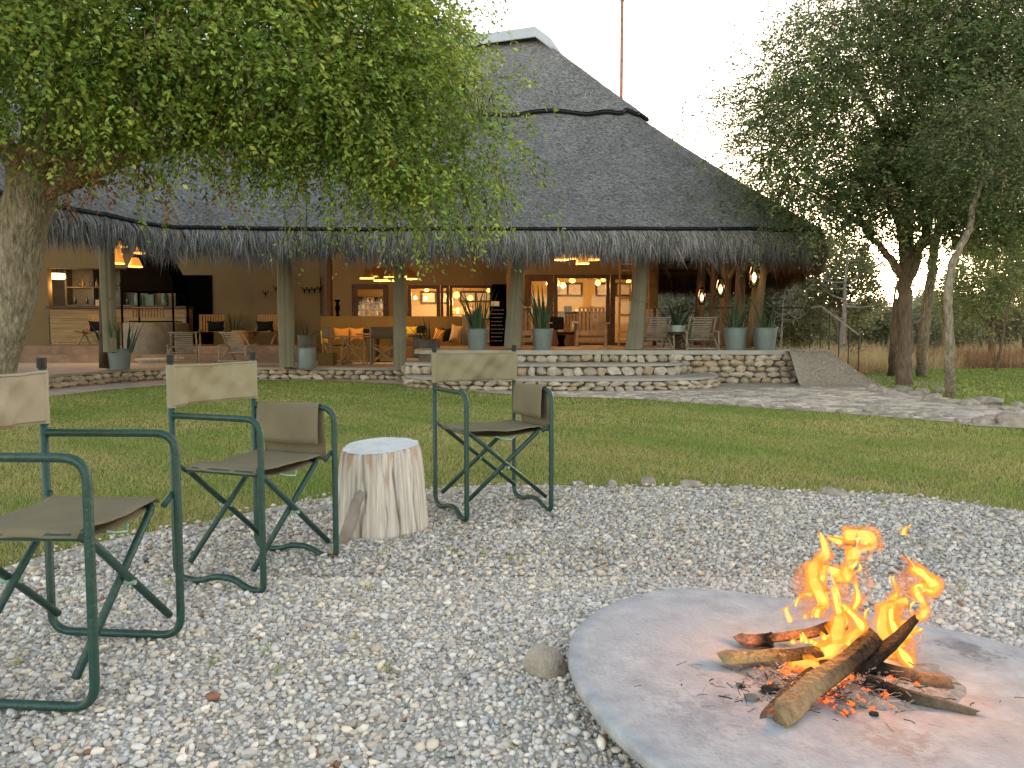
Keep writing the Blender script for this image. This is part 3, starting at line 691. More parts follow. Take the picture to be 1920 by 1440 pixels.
# nook room behind
bx('back_wall', M['lit_room_plaster'], (X(640, 24.6), 24.62, .6), (X(951, YR)-.003, 24.78, 3.4))
bx('ceiling', M['plaster'], (X(640, 24.6), YN+.204, 3.05), (X(951, YR)-.004, 24.6, 3.12))
bx('side_wall', M['plaster'], (X(640, 24.6), YN+.204, .6), (X(640, 24.6)+.15, 24.6, 3.045))
# bar room
bx('back_wall', M['fridge'], (X(80, 24.6), 24.62, .6), (X(420, 24.6), 24.78, 3.6)); bx('ceiling', M['fridge'], (X(80, 24.6), YB+.204, 3.2), (X(420, 24.6), 24.6, 3.28))
# outer back wall blocks light
# windows high in the back walls
def window(x0, x1, z0, z1, y, parent=lod, pane=M['daypane'], fr=.06, mull=0, d=.05):
    mb = MB(); mb.box((x0, y-d, z0), (x0+fr, y, z1)); mb.box((x1-fr, y-d, z0), (x1, y, z1)); mb.box((x0+fr, y-d, z0), (x1-fr, y, z0+fr)); mb.box((x0+fr, y-d, z1-fr), (x1-fr, y, z1))
    for i in range(mull): xm = x0+(x1-x0)*(i+1)/(mull+1); mb.box((xm-fr/2, y-d, z0+fr), (xm+fr/2, y, z1-fr))
    f = mb.build('window', M['darkwood'], parent)
    MB().box((x0+fr, y-.02, z0+fr), (x1-fr, y-.012, z1-fr)).build('pane', pane, f); return f
M['daypane'] = glow('daylit_pane', (.9,.9,.85), .12, (.4,.4,.4))
YW = 24.6
for (u0, u1, v0, v1, mu) in ((1036, 1091, 530, 556, 1), (1115, 1150, 530, 556, 0), (1152, 1186, 530, 556, 0)):
    window(X(u0, YW), X(u1, YW), zz(v1, YW), zz(v0, YW), YW, mull=mu)
for (u0, u1, v0, v1) in ((790, 846, 546, 570), (863, 922, 546, 567)): window(X(u0, YW), X(u1, YW), zz(v1, YW), zz(v0, YW), YW, mull=1)
# glazed front frames
def frame(u0, u1, v0, v1, Y, t=.07, z0=None):
    x0, x1 = X(u0, Y), X(u1, Y); zb = z0 if z0 is not None else zz(v1, Y); zt = zz(v0, Y); mb = MB()
    mb.box((x0, Y-.02, zb), (x0+t, Y+.08, zt)); mb.box((x1-t, Y-.02, zb), (x1, Y+.08, zt)); mb.box((x0+t, Y-.02, zt-t), (x1-t, Y+.08, zt)); mb.box((x0+t, Y-.02, zb), (x1-t, Y+.08, zb+t*.6))
    f = mb.build('door_frame', M['darkwood'], lod)
    MB().box((x0+t, Y+.03, zb+t*.6), (x1-t, Y+.036, zt-t)).build('pane', M['glass'], f); return f
frame(984, 1037, 515, 650, YR, .17, HIGH); frame(1038, 1142, 515, 650, YR, .1, HIGH); frame(1143, 1191, 515, 650, YR, .13, HIGH)
frame(663, 729, 533, 600, YN, .14); frame(766, 826, 535, 600, YN, .1); frame(827, 843, 535, 600, YN, .08); frame(844, 924, 535, 600, YN, .08)
# posts
def post(u0, v0, u1, v1, Y0, Y1, r, m='pole', ztop=None):
    a = W(u0, v0, Y0); b_ = W(u1, v1, Y1); d = b_-a; ex = (3.3-a.z)/d.z; b_ = a+d*ex
    return MB().tube([a.lerp(b_, t/8)+Vector((.02*noise.noise(Vector((t*.7, u0, 0))), 0, 0)) for t in range(9)], [r*(1-.03*t) for t in range(9)], 10, jit=.12).build('post', M[m], lod, smooth=True)
post(196, 690, 195, 450, 15.1, 15.1, .10, 'darkwood'); post(541, 692, 541, 480, 16.1, 16.1, .10); post(752, 690, 752, 480, 15.95, 15.95, .10)
post(963, 653, 965, 480, 15.55, 15.55, .10); post(1188, 655, 1196, 470, 15.5, 15.5, .11)
post(1414, 650, 1437, 465, 15.6, 15.6, .085); post(1404, 652, 1420, 480, 16.6, 16.6, .06)
post(1384, 650, 1390, 480, 17.8, 17.8, .13, 'bark2'); post(1356, 650, 1364, 480, 19.3, 19.3, .15, 'bark2'); post(1335, 650, 1342, 480, 20.6, 20.6, .13, 'bark2'); post(1310, 648, 1316, 490, 22.0, 22.0, .15, 'bark2')
post(616, 650, 615, 470, 21.4, 21.4, .14, 'darkwood')
# roof timbers seen at the right end
def pole(a, b_, r, m='pole', name='rafter'): return MB().tube([a.lerp(b_, t/5) for t in range(6)], r, 8, jit=.15).build(name, M[m], lod, smooth=True)
pole(W(1225, 500, 22.6), W(1345, 497, 22.6), .09, name='beam'); pole(W(1437, 462, 15.6), W(1310, 488, 22.5), .10, name='beam')
pole(W(1130, 462, 15.5), W(1440, 460, 15.6), .09, name='beam'); pole(Vector((-7.4, 16.6, 3.0)), Vector((1.5, 15.8, 3.05)), .09, name='beam')
for k in range(6):
    a, n_ = roof_pt(8*18+k*5-4, .02, -.37); b_, n_ = roof_pt(8*18+k*5-4, .45, -.40); pole(a, b_, .06)
for k in range(7):
    a, n_ = roof_pt(8*13+k*6, .02, -.37); b_, n_ = roof_pt(8*13+k*6, .45, -.40); pole(a, b_, .06)
for k in range(6):
    v_ = .05+k*.045; MB().tube([roof_pt(i, v_, -.34)[0] for i in range(8*12, 8*20, 2)], .018, 5).build('lath', M['darkwood'], lod)
pole(W(1388, 520, 17.9), W(1406, 480, 17.4), .06, name='brace'); pole(W(1362, 530, 19.4), W(1382, 495, 18.8), .06, name='brace'); pole(W(1342, 530, 20.6), W(1325, 500, 21.2), .05, name='brace')
# mast behind
ms = thing('flag_mast', 'tall thin rusty red mast rising behind the thatched roof', 'mast', (X(1160, 27), 27, 0))
MB().tube([(0, 0, 0), (0, 0, 12.5)], .055, 8).build('lower_tube', M['rust'], ms); MB().tube([(0, 0, 12.3), (-.02, 0, 17)], .035, 8).build('upper_tube', M['rust'], ms)
MB().tube([(0, 0, 12.25), (0, 0, 12.42)], .07, 8).build('collar', M['rust'], ms)

# curtains rolled against the posts
def drape(u, v0, v1, Y, wpx, label, lean=0, seed=0):
    a = W(u, v1, Y); h = W(u, v0, Y).z-a.z+.3; r = wpx/FPX*Y/2
    d = thing('curtain', label, 'curtain', a, 0, 'canvas drapes rolled against the lodge posts')
    def fn(s, t):
        an = s*2*math.pi; z = t*h; rr = r*(1-.10*math.sin(t*5+seed)+.13*math.sin(3*an+t*1.5+seed)+.05*math.sin(9*an+seed*2))*(1.1-.15*t)
        return (math.cos(an)*rr+lean*z*.02, math.sin(an)*rr*.8, z)
    MB().grid(fn, 40, 14).build('cloth', M['drape'], d, smooth=True)
    MB().tube([(math.cos(q)*r*1.02+lean*h*.55*.02, math.sin(q)*r*.85, h*.42) for q in np.linspace(0, 6.28, 14)[:-1]], .012, 5, closed=True).build('tie', M['drape'], d)
    return d
drape(206, 450, 660, 15.0, 24, 'pale canvas curtain rolled on the leftmost lodge post behind a snake plant', 0, 1)
drape(538, 480, 688, 15.95, 26, 'pale canvas curtain rolled on the lodge post left of the two stacked tin pots', 0, 2)
drape(751, 480, 690, 15.75, 20, 'narrow rolled canvas curtain on the post in front of the wooden director chair', 0, 3)
drape(962, 475, 652, 15.35, 26, 'twisted canvas curtain on the post between two potted snake plants on the high terrace', 3, 4)
drape(1191, 470, 655, 15.3, 28, 'thick canvas curtain on the post in front of the tall wooden ladder', 4, 5)

# ================================================================== LAMPS
def shade(name, label, u, v, Y, wpx, hpx, kind='cone', m='shade', group=None, power=0, cat='lamp'):
    p = W(u, v, Y); w_ = wpx/FPX*Y/2; h = hpx/FPX*Y; o = thing(name, label, cat, p, 0, group)
    if kind == 'cone': prof = [(w_, 0), (w_*.92, h*.2), (w_*.5, h*.95), (w_*.15, h)]
    elif kind == 'bell': prof = [(w_, 0), (w_*1.0, h*.1), (w_*.95, h*.45), (w_*.7, h*.8), (w_*.2, h)]
    else: prof = [(w_*.5, 0), (w_, h*.35), (w_*.95, h*.65), (w_*.4, h*.95), (w_*.1, h)]
    MB().lathe(prof, 14, caps=(False, True)).build('lamp_shade', M[m], o, smooth=True)
    MB().lathe([(w_*1.02, -.012), (w_*1.03, .012)], 14, caps=(False, False)).build('rim', M['shade_rim'], o)
    MB().lathe([(.001, h*.15), (.04, h*.3), (.04, h*.45), (.001, h*.6)], 8).build('bulb', M['bulb'], o, smooth=True)
    MB().tube([(0, 0, h), (0, 0, h+1.2)], .008, 4).build('cord', M['blackcap'], o)
    if power: lampat((p.x-(.5 if u < 300 else 0), p.y-.0, p.z-.12), power*1.4)
    return o
gl_ = 'woven pendant lamps left of the fireplace hood'
for i, (u, v, Y, a, b_, lab) in enumerate([(231, 463, 18.6, 20, 12, 'small lit basket lamp highest of the left group'), (222, 477, 18.2, 13, 16, 'narrow lit basket lamp tucked beside the leftmost post'), (219, 494, 18.0, 26, 26, 'largest lit basket lamp right beside the leftmost post'), (262, 475, 18.8, 20, 14, 'lit basket lamp just left of the hood, upper of two'), (254, 500, 18.4, 24, 17, 'lit basket lamp just left of the hood, lower of two')]):
    shade('pendant_lamp', lab, u, v, Y, a, b_, 'cone', 'shade', gl_, 9 if i in (2, 4) else 0)
gm = 'dark wire basket lamps over the dining nook'
for i, (u, v, a, b_, lab) in enumerate([(688, 522, 26, 18, 'leftmost dark basket lamp over the dining nook'), (702, 519, 18, 20, 'second basket lamp from the left over the dining nook'), (716, 526, 30, 26, 'largest basket lamp in the middle of the nook cluster'), (731, 520, 22, 20, 'basket lamp just left of the centre of the nook cluster, slightly higher'), (738, 526, 22, 18, 'low wide basket lamp partly hidden by the narrow curtain'), (764, 519, 14, 18, 'thin basket lamp right beside the narrow curtain'), (772, 523, 20, 16, 'rightmost basket lamp of the nook cluster')]):
    shade('pendant_lamp', lab, u, v, 19.0+.15*(i % 3), a, b_, 'bell', 'shade_dark', gm, 6 if i in (2, 4, 6) else 0)
gr_ = 'woven pendant lamps under the eave of the right room'
for i, (u, v, a, b_, lab) in enumerate([(1053, 487, 26, 14, 'wide lit lamp half behind the thatch fringe, leftmost of the right group'), (1072, 485, 16, 18, 'small lit lamp between two others behind the fringe'), (1092, 494, 24, 22, 'tall lit bell lamp lowest of the right group'), (1110, 487, 28, 10, 'flat lit lamp rightmost of the right group')]):
    shade('pendant_lamp', lab, u, v, 17.6, a, b_, 'bell' if i == 2 else 'cone', 'shade', gr_, 9 if i in (0, 2) else 0)
gi = 'small round lamps glowing inside the rooms'
for i, (u, v, Y, s, lab, pw) in enumerate([(1045, 531, 22.5, 11, 'round lamp glowing above the left office window', 16), (1056, 534, 22.2, 10, 'second round lamp just right of the first office lamp', 0), (1073, 526, 23, 12, 'pale globe lamp highest inside the office', 0), (1121, 530, 22.3, 11, 'round lamp right of the office window wall', 16), (1131, 525, 23.2, 9, 'small lamp near the ceiling by the second office window', 0), (1179, 528, 22.5, 10, 'lamp glowing just left of the thick curtain', 0),
        (767, 545, 23.5, 9, 'small lamp seen right of the narrow curtain inside', 0), (800, 543, 23.6, 9, 'lamp above the dark window inside the back room', 10), (856, 553, 23.0, 13, 'tall ribbed glass lamp hanging behind the large snake plant', 12), (882, 559, 23.2, 11, 'lamp glowing low behind the snake plant leaves', 0), (916, 545, 23.4, 9, 'lamp at the right edge of the back room opening', 0), (838, 556, 23.6, 7, 'tiny lamp between the dark window frames', 0)]):
    p = W(u, v, Y); o = thing('room_lamp', lab, 'lamp', p, 0, gi); rr = s/FPX*Y/2
    MB().lathe([(rr*.3, -rr*.8), (rr*.95, -rr*.4), (rr, 0), (rr*.7, rr*.7), (rr*.15, rr)], 12).build('globe', M['shade_rim'], o, smooth=True); MB().tube([(0, 0, rr), (0, 0, max(rr+.05, 3.04-p.z))], .008, 4).build('cord', M['blackcap'], o)
    if pw: lampat((p.x, p.y, p.z-rr-.1), pw*1.3)
p = W(107, 520, 23.6); o = thing('bar_lamp', 'bright cream drum lamp glowing over the bar counter at far left', 'lamp', p)
MB().lathe([(.2, -.06), (.24, 0), (.22, .12)], 16).build('lamp_shade', M['white_lamp'], o); MB().tube([(0, 0, .12), (0, 0, .9)], .01, 4).build('cord', M['blackcap'], o); lampat(p+Vector((.2, -.3, -.3)), 4)
p = W(975, 523, 20.6); o = thing('wall_lamp', 'slim vertical lamp glowing on the wall left of the glazed doors', 'lamp', p); MB().lathe([(.02, -.14), (.035, 0), (.02, .14)], 8).build('glow_tube', M['bulb'], o); MB().box((-.03, .05, -.06), (.03, .19, .06)).build('bracket', M['blackcap'], o)
for (u, v, Y, lab) in ((1414, 518, 15.3, 'glass lantern with bright bulb hanging by the front corner post'), (1351, 540, 18.6, 'glass lantern glowing beside the second thick inner post'), (1316, 556, 21.6, 'farthest small lantern glowing at the rear post')):
    s = 1.15*Y/15.3 if Y < 16 else 1.2; p = W(u, v, Y); o = thing('hanging_lantern', lab, 'lantern', p, 0, 'glass lanterns hanging along the right end of the lodge')
    MB().lathe([(.06*s, -.15*s), (.085*s, -.08*s), (.09*s, .06*s), (.06*s, .16*s)], 14, caps=(False, False)).build('glass_body', M['glass'], o, smooth=True)
    MB().lathe([(.07*s, -.19*s), (.07*s, -.15*s)], 12).build('base', M['blackcap'], o); MB().lathe([(.07*s, .16*s), (.05*s, .19*s), (.015, .23*s)], 12).build('cap', M['blackcap'], o)
    MB().lathe([(.015, -.1*s), (.032*s, -.06*s), (.035*s, .0), (.015, .06*s)], 10).build('bulb', M['bulb'], o, smooth=True)
    MB().tube([(0, 0, .2*s), (0, 0, .75)], .006, 4).build('hook', M['blackcap'], o); lampat(p+Vector((0, -.13, 0)), .3, (1, .5, .2), .05)
# ================================================================== FURNITURE ON THE TERRACE
def leaf_mesh(name, L, wd, bend, m, tipw=.12, n=7):
    mb = MB(); vs = []; fs = []
    for i in range(n+1):
        t = i/n; x = wd*(1-abs(t-.35)/.65*(1-tipw) if t > .35 else .75+.25*t/.35)*(1 if i < n else .08)
        y = bend*t*t; z = L*t*(1-.15*bend*t); vs += [(-x, y-.15*x, z), (0, y+.25*x, z), (x, y-.15*x, z)]
    for i in range(n): a = i*3; fs += [(a, a+1, a+4, a+3), (a+1, a+2, a+5, a+4)]
    mb.add(vs, fs); o = mb.build(name, m, None, smooth=True); me = o.data; bpy.data.objects.remove(o); return me
M['snake'] = mat('snake_plant_leaf', (.045,.085,.045), .45, .45, 9, stretch=(1,1,4)); M['snake_dark'] = mat('dark_plant_leaf', (.018,.035,.018), .5, .4, 9)
M['earth'] = mat('pot_soil', (.04,.03,.02), .95)
LM = [leaf_mesh('leaf', 1, .045, b_, M['snake']) for b_ in (.05, .18, .35)]; LD = [leaf_mesh('leaf', 1, .042, b_, M['snake_dark']) for b_ in (.05, .3, .6)]
def plant(p, h, n, spread, label, seed, dark=False, group='snake plants in tin pots', wid=1.0):
    r = random.Random(seed); o = thing('snake_plant', label, 'plant', p, 0, group)
    for i in range(n):
        a = r.uniform(0, 6.28); rr = spread*.35*math.sqrt(r.random()); L = h*(1 if dark else 1.45)*r.uniform(.55, 1.0) if i else h*(1 if dark else 1.45)
        ti = r.uniform(.0, .26)*(1+rr/spread) if not dark else r.uniform(.05, .8)
        q = link('leaf', (LD if dark else LM)[r.randrange(3)], o, (math.cos(a)*rr, math.sin(a)*rr, -.02), None, (wid*.62*r.uniform(.8, 1.2), 1*L, L))
        q.rotation_euler = (Matrix.Rotation(a-math.pi/2, 4, 'Z') @ Matrix.Rotation(-ti, 4, 'X') @ Matrix.Rotation(r.uniform(-.6, .6), 4, 'Z')).to_euler()
    return o
def bucket(p, r, h, label, taper=.78, m='tin', group='galvanised tin planters along the terrace', square=False):
    o = thing('tin_planter', label, 'planter', p, 0, group)
    MB().lathe([(r*taper, 0), (r*taper*1.02, .015), (r*.985, h*.93), (r, h), (r*.95, h), (r*.92, h*.9)], 28, caps=(True, False)).build('bucket', M[m], o, smooth='auto')
    MB().tube([(r*1.01*math.cos(a), r*1.01*math.sin(a), h) for a in np.linspace(0, 6.283, 25)[:-1]], .009, 5, closed=True).build('rolled_rim', M[m], o, smooth=True)
    MB().tube([(r*(taper+.012)*math.cos(a), r*(taper+.012)*math.sin(a), .03) for a in np.linspace(0, 6.283, 25)[:-1]], .006, 5, closed=True).build('bottom_band', M[m], o, smooth=True)
    MB().lathe([(.001, h*.86), (r*.93, h*.87)], 20, caps=(False, False)).build('soil', M['earth'], o)
    return o
def potted(u, vtop, vbot, wpx, Y, z, h, n, lab, seed, dark=False, wid=1.0, taper=.78, spread=None):
    s = Y/FPX; r = wpx*s/2; H = (vbot-vtop)*s; x = X(u, Y)
    bucket((x, Y, z), r, H, 'tin pot holding '+lab, taper)
    return plant((x, Y, z+H*.87), h, n, spread or r*2.0, lab, seed, dark, wid=wid)
potted(222, 655, 694, 50, 15.3, LOW, .52, 22, 'the wide spreading snake plant in front of the leftmost curtain', 1, wid=1.0, spread=.9)
potted(896, 613, 652, 42, 15.32, HIGH, .72, 26, 'the tall bushy snake plant left of the twisted curtain', 2, wid=.9)
potted(1017, 614, 653, 41, 15.25, HIGH, .78, 20, 'the tall upright snake plant in front of the left slatted armchair', 3, wid=.9)
potted(1377, 614, 655, 44, 15.25, HIGH, .55, 22, 'the thick dark snake plant left of the front corner post', 4)
potted(1432, 614, 655, 46, 15.22, HIGH, .55, 10, 'the sparse thin snake plant at the terrace corner', 5, wid=.6)
bucket((X(576, 16.0), 16.0, LOW), .20, .42, 'cylindrical tin pot at the low terrace edge below the dark tapered pot', .97)
bucket((X(577, 17.4), 17.4, LOW), .21, .68, 'dark tapered pot standing right behind the cylindrical tin pot', .75, 'fridge'); plant((X(577, 17.4), 17.4, LOW+.62), .48, 9, .5, 'dark thin plant in the tapered pot behind the cylindrical one', 6, True, wid=.5)
bucket((X(806, 17.2), 17.2, LOW+.14), .25, .45, 'dull grey pot right of the narrow curtain beside the nook', .85, 'fridge'); plant((X(806, 17.2), 17.2, LOW+.55), .75, 14, .6, 'tall dim snake plant right of the narrow curtain', 7, True, wid=.55)
MB().box((X(770, 17)-.25, 16.6, LOW), (-1.95, 18.2, LOW+.138)).build('low_plinth', M['floor'], ter)
p = Vector((X(1267, 15.5), 15.5, HIGH)); o = thing('plant_stand', 'small dark turned stool carrying the spiky aloe between two sling chairs', 'stool', p)
MB().lathe([(.16, 0), (.15, .03), (.07, .06), (.10, .13), (.06, .17), (.10, .23), (.06, .27), (.17, .31), (.17, .34)], 18).build('turned_stem', M['darkwood'], o, smooth='auto')
MB().tube(catmull([(.1, 0, .06), (.17, 0, .15), (.1, 0, .27)], 5), .015, 6).build('side_loop', M['darkwood'], o)
o = thing('planter_bowl', 'low pale bowl with a spiky aloe on the dark turned stool', 'planter', p+Vector((0, 0, .34))); MB().lathe([(.13, 0), (.17, .02), (.175, .15), (.165, .15), (.16, .13)], 20, caps=(True, True)).build('bowl', M['tin'], o, smooth='auto')
plant(p+Vector((0, 0, .47)), .72, 14, .35, 'dark spiky aloe in a low bowl between two sling chairs', 8, True, 'aloe', wid=1.0)

# sling deck chairs (weathered poles, slatted sling)
def sling_chair(loc, rz, label):
    o = thing('sling_chair', label, 'deck chair', loc, rz, 'low weathered deck chairs facing inwards')
    for s in (-1, 1):
        MB().tube([(s*.27, .32, .02), (s*.25, -.25, .66)], .018, 7, jit=.2).build('back_post', M['silver_wood'], o, smooth=True)
        MB().tube([(s*.31, -.28, .0), (s*.30, .05, .22), (s*.28, .38, .33)], .018, 7, jit=.2).build('leg', M['silver_wood'], o, smooth=True)
        MB().tube([(s*.32, -.26, .0), (s*.31, -.22, .36)], .016, 7).build('rear_leg', M['silver_wood'], o, smooth=True)
        MB().tube([(s*.33, -.24, .36), (s*.33, .2, .38)], .016, 7).build('armrest', M['silver_wood'], o, smooth=True)
    for (y, z) in ((-.245, .64), (-.27, .03), (.36, .32), (.05, .2)): MB().tube([(-.3, y, z), (.3, y, z)], .015, 7, jit=.2).build('crossbar', M['silver_wood'], o, smooth=True)
    for i in range(13):
        t = i/12; y = -.22+.4*t; z = .60-.42*t-.05*math.sin(math.pi*t)
        MB().box((-.19, -.006, -.017), (.19, .006, .017), Matrix.Translation((0, y, z)) @ Matrix.Rotation(-.75, 4, 'X')).build('slat', M['silver_wood'], o)
    return o
sc1 = sling_chair((X(1227, 15.6), 15.6, HIGH), .12, 'weathered slatted deck chair left of the aloe on its stool')
def again(src, loc, rz, label):
    c = copy_tree(src); c.location = loc; c.rotation_euler = (0, 0, rz); c['label'] = label; return c
again(sc1, (X(1312, 15.6), 15.6, HIGH), -.04, 'weathered slatted deck chair between the aloe and the thick snake plant')
again(sc1, (X(347, 16.9), 16.9, LOW+.1), .35, 'weathered slatted deck chair in front of the round fireplace base'); again(sc1, (X(448, 16.9), 16.9, LOW+.1), -.2, 'weathered slatted deck chair right of the fireplace, seen over the camp chair back')
# slatted armchairs seen from behind
def slat_chair(loc, rz, label):
    o = thing('slatted_armchair', label, 'armchair', loc, rz, 'brown slatted garden armchairs facing the rooms'); m = M['brown_wood']
    for i in range(7):
        x = -.27+i*.09; MB().beam((x, .0, .30), (x*1.05, -.14, .98-.03*abs(i-3)*.6), .062, .02, (0, 1, 0)).build('back_slat', m, o)
    MB().beam((-.3, -.16, .94), (.3, -.16, .94), .05, .02, (0, 1, 0)).build('top_rail', m, o); MB().beam((-.32, -.05, .34), (.32, -.05, .34), .12, .03, (0, 1, 0)).build('seat_rail', m, o); MB().beam((-.32, -.06, .17), (.32, -.06, .17), .1, .025, (0, 1, 0)).build('lower_rail', m, o)
    for s in (-1, 1):
        MB().beam((s*.34, -.08, 0), (s*.34, -.08, .56), .07, .03, (0, 1, 0)).build('leg', m, o); MB().beam((s*.36, .5, 0), (s*.36, .5, .56), .07, .03, (0, 1, 0)).build('leg', m, o)
        MB().beam((s*.38, -.2, .575), (s*.38, .6, .575), .11, .025).build('armrest', m, o)
    for i in range(5): MB().beam((-.32, .05+i*.1, .36-.01*i), (.32, .05+i*.1, .36-.01*i), .08, .02).build('seat_slat', m, o)
    return o
s1 = slat_chair((X(1108, 18.6), 18.6, HIGH), -.05, 'brown slatted armchair standing alone before the glazed doors'); again(s1, (X(1000, 18.3), 18.3, HIGH), .05, 'brown slatted armchair half hidden behind the upright snake plant')
# ladder
o = thing('wooden_ladder', 'tall brown wooden ladder leaning behind the thick curtain', 'ladder', (0, 0, 0)); a, b_, c_, d_ = W(1160, 650, 19.8), W(1163, 487, 20.6), W(1216, 650, 19.8), W(1217, 487, 20.6)
MB().tube([a, b_], .03, 7).build('rail', M['wood'], o); MB().tube([c_, d_], .03, 7).build('rail', M['wood'], o)
for t in (.06, .17, .36, .55, .72, .87, .95): MB().tube([a.lerp(b_, t), c_.lerp(d_, t)], .02, 6).build('rung', M['wood'], o)
# office furniture behind the glass and on the deck
def blk(name, label, cat, u0, u1, v0, v1, Y, dep, m, z0=None, parts=None, bev=.01):
    x0, x1 = X(u0, Y), X(u1, Y); zt = zz(v0, Y); zb = z0 if z0 is not None else zz(v1, Y)
    o = thing(name, label, cat, ((x0+x1)/2, Y, zb)); hw = (x1-x0)/2; h = zt-zb
    if parts: parts(o, hw, h, dep)
    else: MB().box((-hw, 0, 0), (hw, dep, h)).build('body', M[m], o, bevel=bev)
    return o
def deskp(o, hw, h, d):
    for i in range(6): MB().box((-hw, 0, h*.12+i*h*.13), (hw, .03, h*.12+(i+1)*h*.13-.012)).build('front_plank', M['plank'], o)
    MB().box((-hw-.04, -.05, h-.05), (hw+.04, d, h)).build('counter_top', M['darkwood'], o); MB().box((-hw, .032, 0), (hw, d-.05, h-.052)).build('carcass', M['wood'], o)
blk('reception_desk', 'planked reception desk with dark top inside the glazed room', 'desk', 1040, 1150, 584, 650, 22.4, .6, 'wood', HIGH, deskp)
blk('desk_computer', 'dark computer box lying on the reception desk', 'computer', 1058, 1072, 574, 584, 22.5, .3, 'black'); blk('paper_tray', 'low pale paper tray on the reception desk', 'tray', 1080, 1101, 580, 584, 22.5, .3, 'white')
def sofap(o, hw, h, d):
    MB().box((-hw, 0, 0), (hw, d, h*.7)).build('wicker_base', M['wicker'], o, bevel=.02); MB().box((-hw, 0, h*.7), (-hw+.1, d, h)).build('wicker_arm', M['wicker'], o); MB().box((-hw+.1, .02, h*.7), (hw, d-.05, h*.85)).build('cushion', M['dark'], o, bevel=.03)
blk('wicker_table', 'dark brown woven wicker sofa base between the two slatted armchairs', 'sofa', 1035, 1088, 618, 650, 19.5, .7, 'wicker', HIGH, sofap)
blk('office_chair', 'black upholstered chair back left of the reception desk', 'chair', 1030, 1057, 594, 618, 20.3, .12, 'dark', None, lambda o, hw, h, d: (MB().box((-hw, 0, 0), (hw, d, h)).build('backrest', M['dark'], o, bevel=.05), MB().tube([(0, .06, 0), (0, .06, -.45)], .03, 6).build('stem', M['blackcap'], o)))
blk('notice_card', 'small white card standing on the wicker sofa', 'sign', 1072, 1084, 603, 619, 19.35, .02, 'white')
o = blk('carved_stool', 'black carved stool standing before the wicker sofa', 'stool', 1044, 1060, 628, 650, 18.9, .2, 'black', HIGH, lambda o, hw, h, d: MB().lathe([(hw, 0), (hw*.6, h*.3), (hw*.75, h*.6), (hw, h*.85), (hw, h)], 14).build('body', M['black'], o, smooth='auto'))
blk('wooden_totem', 'dark narrow carved figure post at the wall corner by the ladder', 'carving', 1222, 1230, 576, 650, 20.2, .1, 'darkwood', HIGH, lambda o, hw, h, d: MB().lathe([(hw, 0), (hw, h*.7), (hw*.6, h*.8), (hw*.8, h*.9), (hw*.3, h)], 10).build('body', M['darkwood'], o, smooth=True))
# chalkboard with rows of chalk lettering strokes
def chalk(o, hw, h, d):
    MB().box((-hw, 0, 0), (hw, .03, h)).build('board', M['black'], o); r = random.Random(4); mb = MB()
    for j in range(9):
        x = -hw+.04
        while x < hw-.08:
            l = r.uniform(.02, .06); mb.box((x, -.004, h*.9-j*h*.095), (x+l, -.001, h*.9-j*h*.095+.012)); x += l+.015
    mb.build('chalk_writing', M['ash'], o)
blk('chalkboard', 'black menu chalkboard leaning left of the twisted curtain', 'chalkboard', 918, 948, 574, 652, 19.2, .03, 'black', HIGH, chalk)
blk('black_fridge', 'tall dark cabinet right of the nook windows above the chalkboard', 'cabinet', 922, 949, 533, 600, 22.3, .25, 'black'); blk('cardboard_box', 'pale box on top of the menu chalkboard', 'box', 921, 936, 565, 574, 19.3, .2, 'white')
# dining nook
def benchp(o, hw, h, d):
    MB().box((-hw, 0, 0), (hw, .16, h)).build('back_wall', M['plaster2'], o); MB().box((-hw, -.5, 0), (hw, -.003, h*.32)).build('seat', M['plaster2'], o)
blk('nook_bench', 'long ochre plastered bench with high back wall in the dining nook', 'bench', 603, 866, 593, 660, 21.2, .2, 'plaster2', LOW, benchp)
blk('nook_endwall', 'dark plaster pier closing the right end of the nook bench', 'wall', 867, 885, 590, 652, 20.7, .5, 'mortar', LOW)
def cushion(u, v, wpx, hpx, Y, m, label, rot=0, group='cushions on the nook bench', name='cushion'):
    p = W(u, v, Y); hw = wpx/FPX*Y/2; hh = hpx/FPX*Y/2; o = thing(name, label, 'cushion', p, 0, group)
    def fn(a, b_):
        x = (a*2-1); z = (b_*2-1); k = 1-.16*(1-x*x)*abs(z)-.0; kk = 1-.14*(1-z*z)
        return (x*hw*kk, -.09*(1-x**4)*(1-z**4), z*hh*(1-.18*(1-x*x)))
    mb = MB(); mb.grid(fn, 10, 10); mb.grid(lambda a, b_: (fn(1-a, b_)[0], -fn(1-a, b_)[1], fn(1-a, b_)[2]), 10, 10)
    q = mb.build('cover', M[m], o, smooth=True); q.rotation_euler = (.15, rot, 0); return o
cushion(641, 627, 30, 26, 20.6, 'orange_cloth', 'orange cushion at the left end behind the first director chair'); cushion(608, 632, 14, 26, 20.5, 'yellow_cloth', 'olive yellow cushion at the far left end of the bench')
cushion(669, 627, 27, 26, 20.6, 'orange_cloth', 'bright orange cushion behind the folding camp stool'); cushion(690, 626, 22, 22, 20.65, 'dark', 'black patterned cushion right of the bright orange one')
cushion(772, 622, 22, 22, 20.6, 'yellow_cloth', 'yellow cushion just right of the narrow curtain'); cushion(788, 620, 20, 22, 20.65, 'dark', 'dark cushion beside the yellow one')
cushion(823, 629, 20, 26, 20.5, 'orange_cloth', 'leaning orange cushion right of the dim plant', .25); cushion(838, 628, 18, 28, 20.55, 'dark', 'black and white cushion between orange and tan ones'); cushion(855, 625, 22, 34, 20.4, 'tan_cloth', 'large tan cushion at the right end of the bench', .2)
